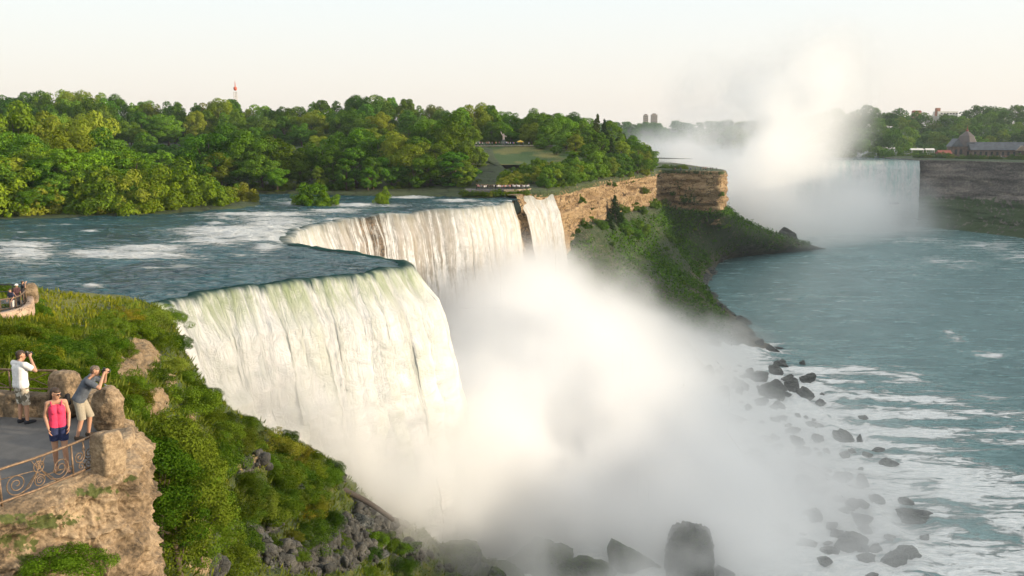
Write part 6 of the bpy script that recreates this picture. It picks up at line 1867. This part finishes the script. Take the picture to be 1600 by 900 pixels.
MB().tube([(0, 0, 17.6), (0, 0, 18.6), (0, 0, 18.8), (0, 0, 22)], [1.0, 1.0, .3, .08], 8).build("cupola", M_redr, rf)
mb = gable(MB(), (-8.5, -2, 7.1), 9, 12, 5.5, False); mb.build("roof", M_roof, root)
for x in (-9, -5.5, 3, 6.5, 9.5): MB().box((x, -7.05, 3.4), (1.8, .25, 3.6)).build("window", M_win, root)
MB().box((0, -7.05, 2.0), (2.6, .3, 3.8)).build("door", M_win, root)
MB().box((.5, -8.1, 8.6), (5, 2.5, 3)).build("dormer", M_roof, root)
q = P(1572, 243, D - 15)
root = empty("long_building", (q[0], q[1], zb)); root.rotation_euler = (0, 0, R(-14)); tag(root, "long low building with a grey slate roof beside the peaked stone building", "building")
MB().box((0, 0, 2.8), (54, 12, 5.6)).build("wall", M_brick, root)
gable(MB(), (0, 0, 5.6), 56, 15, 6.2).build("roof", M_roof, root)
for x in np.arange(-24, 25, 4.0): MB().box((x, -6.05, 2.8), (1.6, .25, 3.0)).build("window", M_win, root)
gable(MB(), (9, -6.5, 5.2), 9, 6, 4, False).build("gable", mat_plain("tan_gable", (.26, .20, .15), .9), root)
for x in (18.5, 21.5): MB().tube([(x, 0, 9), (x, 0, 17)], .35, 8).build("chimney", M_wht, root)
q = P(1474, 244, D - 12)
root = empty("pavilion", (q[0], q[1], zb)); tag(root, "small red roofed pavilion left of the peaked stone building", "pavilion")
MB().box((0, 0, 1.4), (9, 6, 2.8)).build("wall", M_brick, root); gable(MB(), (0, 0, 2.8), 10.5, 8, 2.6).build("roof", M_redr, root)
for (x, y, w_, lab) in [(1432, 233, 20, "long white awning on the rim left of the stone building"), (1452, 233, 14, "short white awning nearest the stone building"), (1479, 237, 6, "white tent beside the red roofed pavilion")]:
    q = P(x, y + 4, D + 30); q[2] = max(q[2] - 1.0, 3.0)
    root = empty("awning", tuple(q)); tag(root, lab, "awning")
    gable(MB(), (0, 0, 2.4), w_ * m * 1.02, 5, 1.4).build("canopy", M_wht, root)
    for e in (-1, 1): MB().box((e * w_ * m * .45, -2, 1.2), (.25, .25, 2.4)).build("post", M_wht, root)
for k in range(22):
    x = random.uniform(1462, 1600); q = P(x, 245, D - 22 if x < 1540 else D - 35); q[2] = 2.2 + (0 if x < 1540 else 0)
    visitor(q, "on the rim in front of the dark buildings", "visitors on the rim of the right bank", random.choice([0, 0, 4, 3, 7]))
Dh = 1040; mh = Dh / F
q = P(1473, 183, Dh)
root = empty("hilltop_building", (q[0], q[1], q[2] - 9)); root.scale = (.85, .85, .85); tag(root, "pale blocky building with a brown tower on the hill crest", "building")
MB().box((3, 0, 9), (26, 16, 18)).build("wall", M_wht, root); MB().box((-13, 1, 6), (14, 14, 12)).build("wing", mat_plain("cream_render", (.58, .52, .46), .8), root)
MB().box((-8.4, -2, 12), (4.6, 6, 21)).build("tower", mat_plain("brown_brick", (.30, .14, .09), .9), root)
for z in (11.5, 15): 
    for x in (-6, -2, 2, 6, 10, 14): MB().box((x + .5, -8.05, z), (2.2, .25, 1.6)).build("window", M_win, root)
q = P(1432, 178, Dh + 20); root = empty("hilltop_house", (q[0], q[1], q[2] - 9)); tag(root, "small tan block on the hill crest left of the pale building", "building")
MB().box((0, 0, 4.5), (8, 8, 13)).build("wall", mat_plain("tan_render", (.42, .28, .2), .9), root); gable(MB(), (0, 0, 11), 9, 9, 2).build("roof", M_redr, root)
for (x, w_, t_, lab) in [(1008.5, 6.6, 180, "left of the pair of far hazy tower blocks on the skyline"), (1021.5, 9, 179, "wider right of the pair of far hazy tower blocks on the skyline")]:
    dd = 2050; q = P(x, 200, dd); h = P(x, t_, dd)[2] - q[2] + 8
    root = empty("tower_block", (q[0], q[1], q[2] - 8)); tag(root, lab, "tower block")
    MB().box((0, 0, h / 2), (w_ * dd / F, 14, h)).build("wall", mat_plain("block_wall", (.36, .30, .25), .9), root)
    MB().box((0, 0, h + 1.2), (w_ * dd / F * .6, 8, 2.4)).build("roof_house", M_brick, root)
    for z in np.arange(h * .35, h - 2, 4.2): MB().box((0, -7.1, z), (w_ * dd / F * .86, .3, 1.7)).build("window_band", M_win, root)
q = P(1396, 324, 690); q[2] = max(q[2], -36)
root = empty("hut", tuple(q)); tag(root, "small white hut low on the shaded right bank", "hut")
MB().box((0, 0, 1.3), (7, 4, 2.6)).build("wall", M_wht, root); gable(MB(), (0, 0, 2.6), 7.6, 4.8, 1.2).build("roof", M_roof, root)
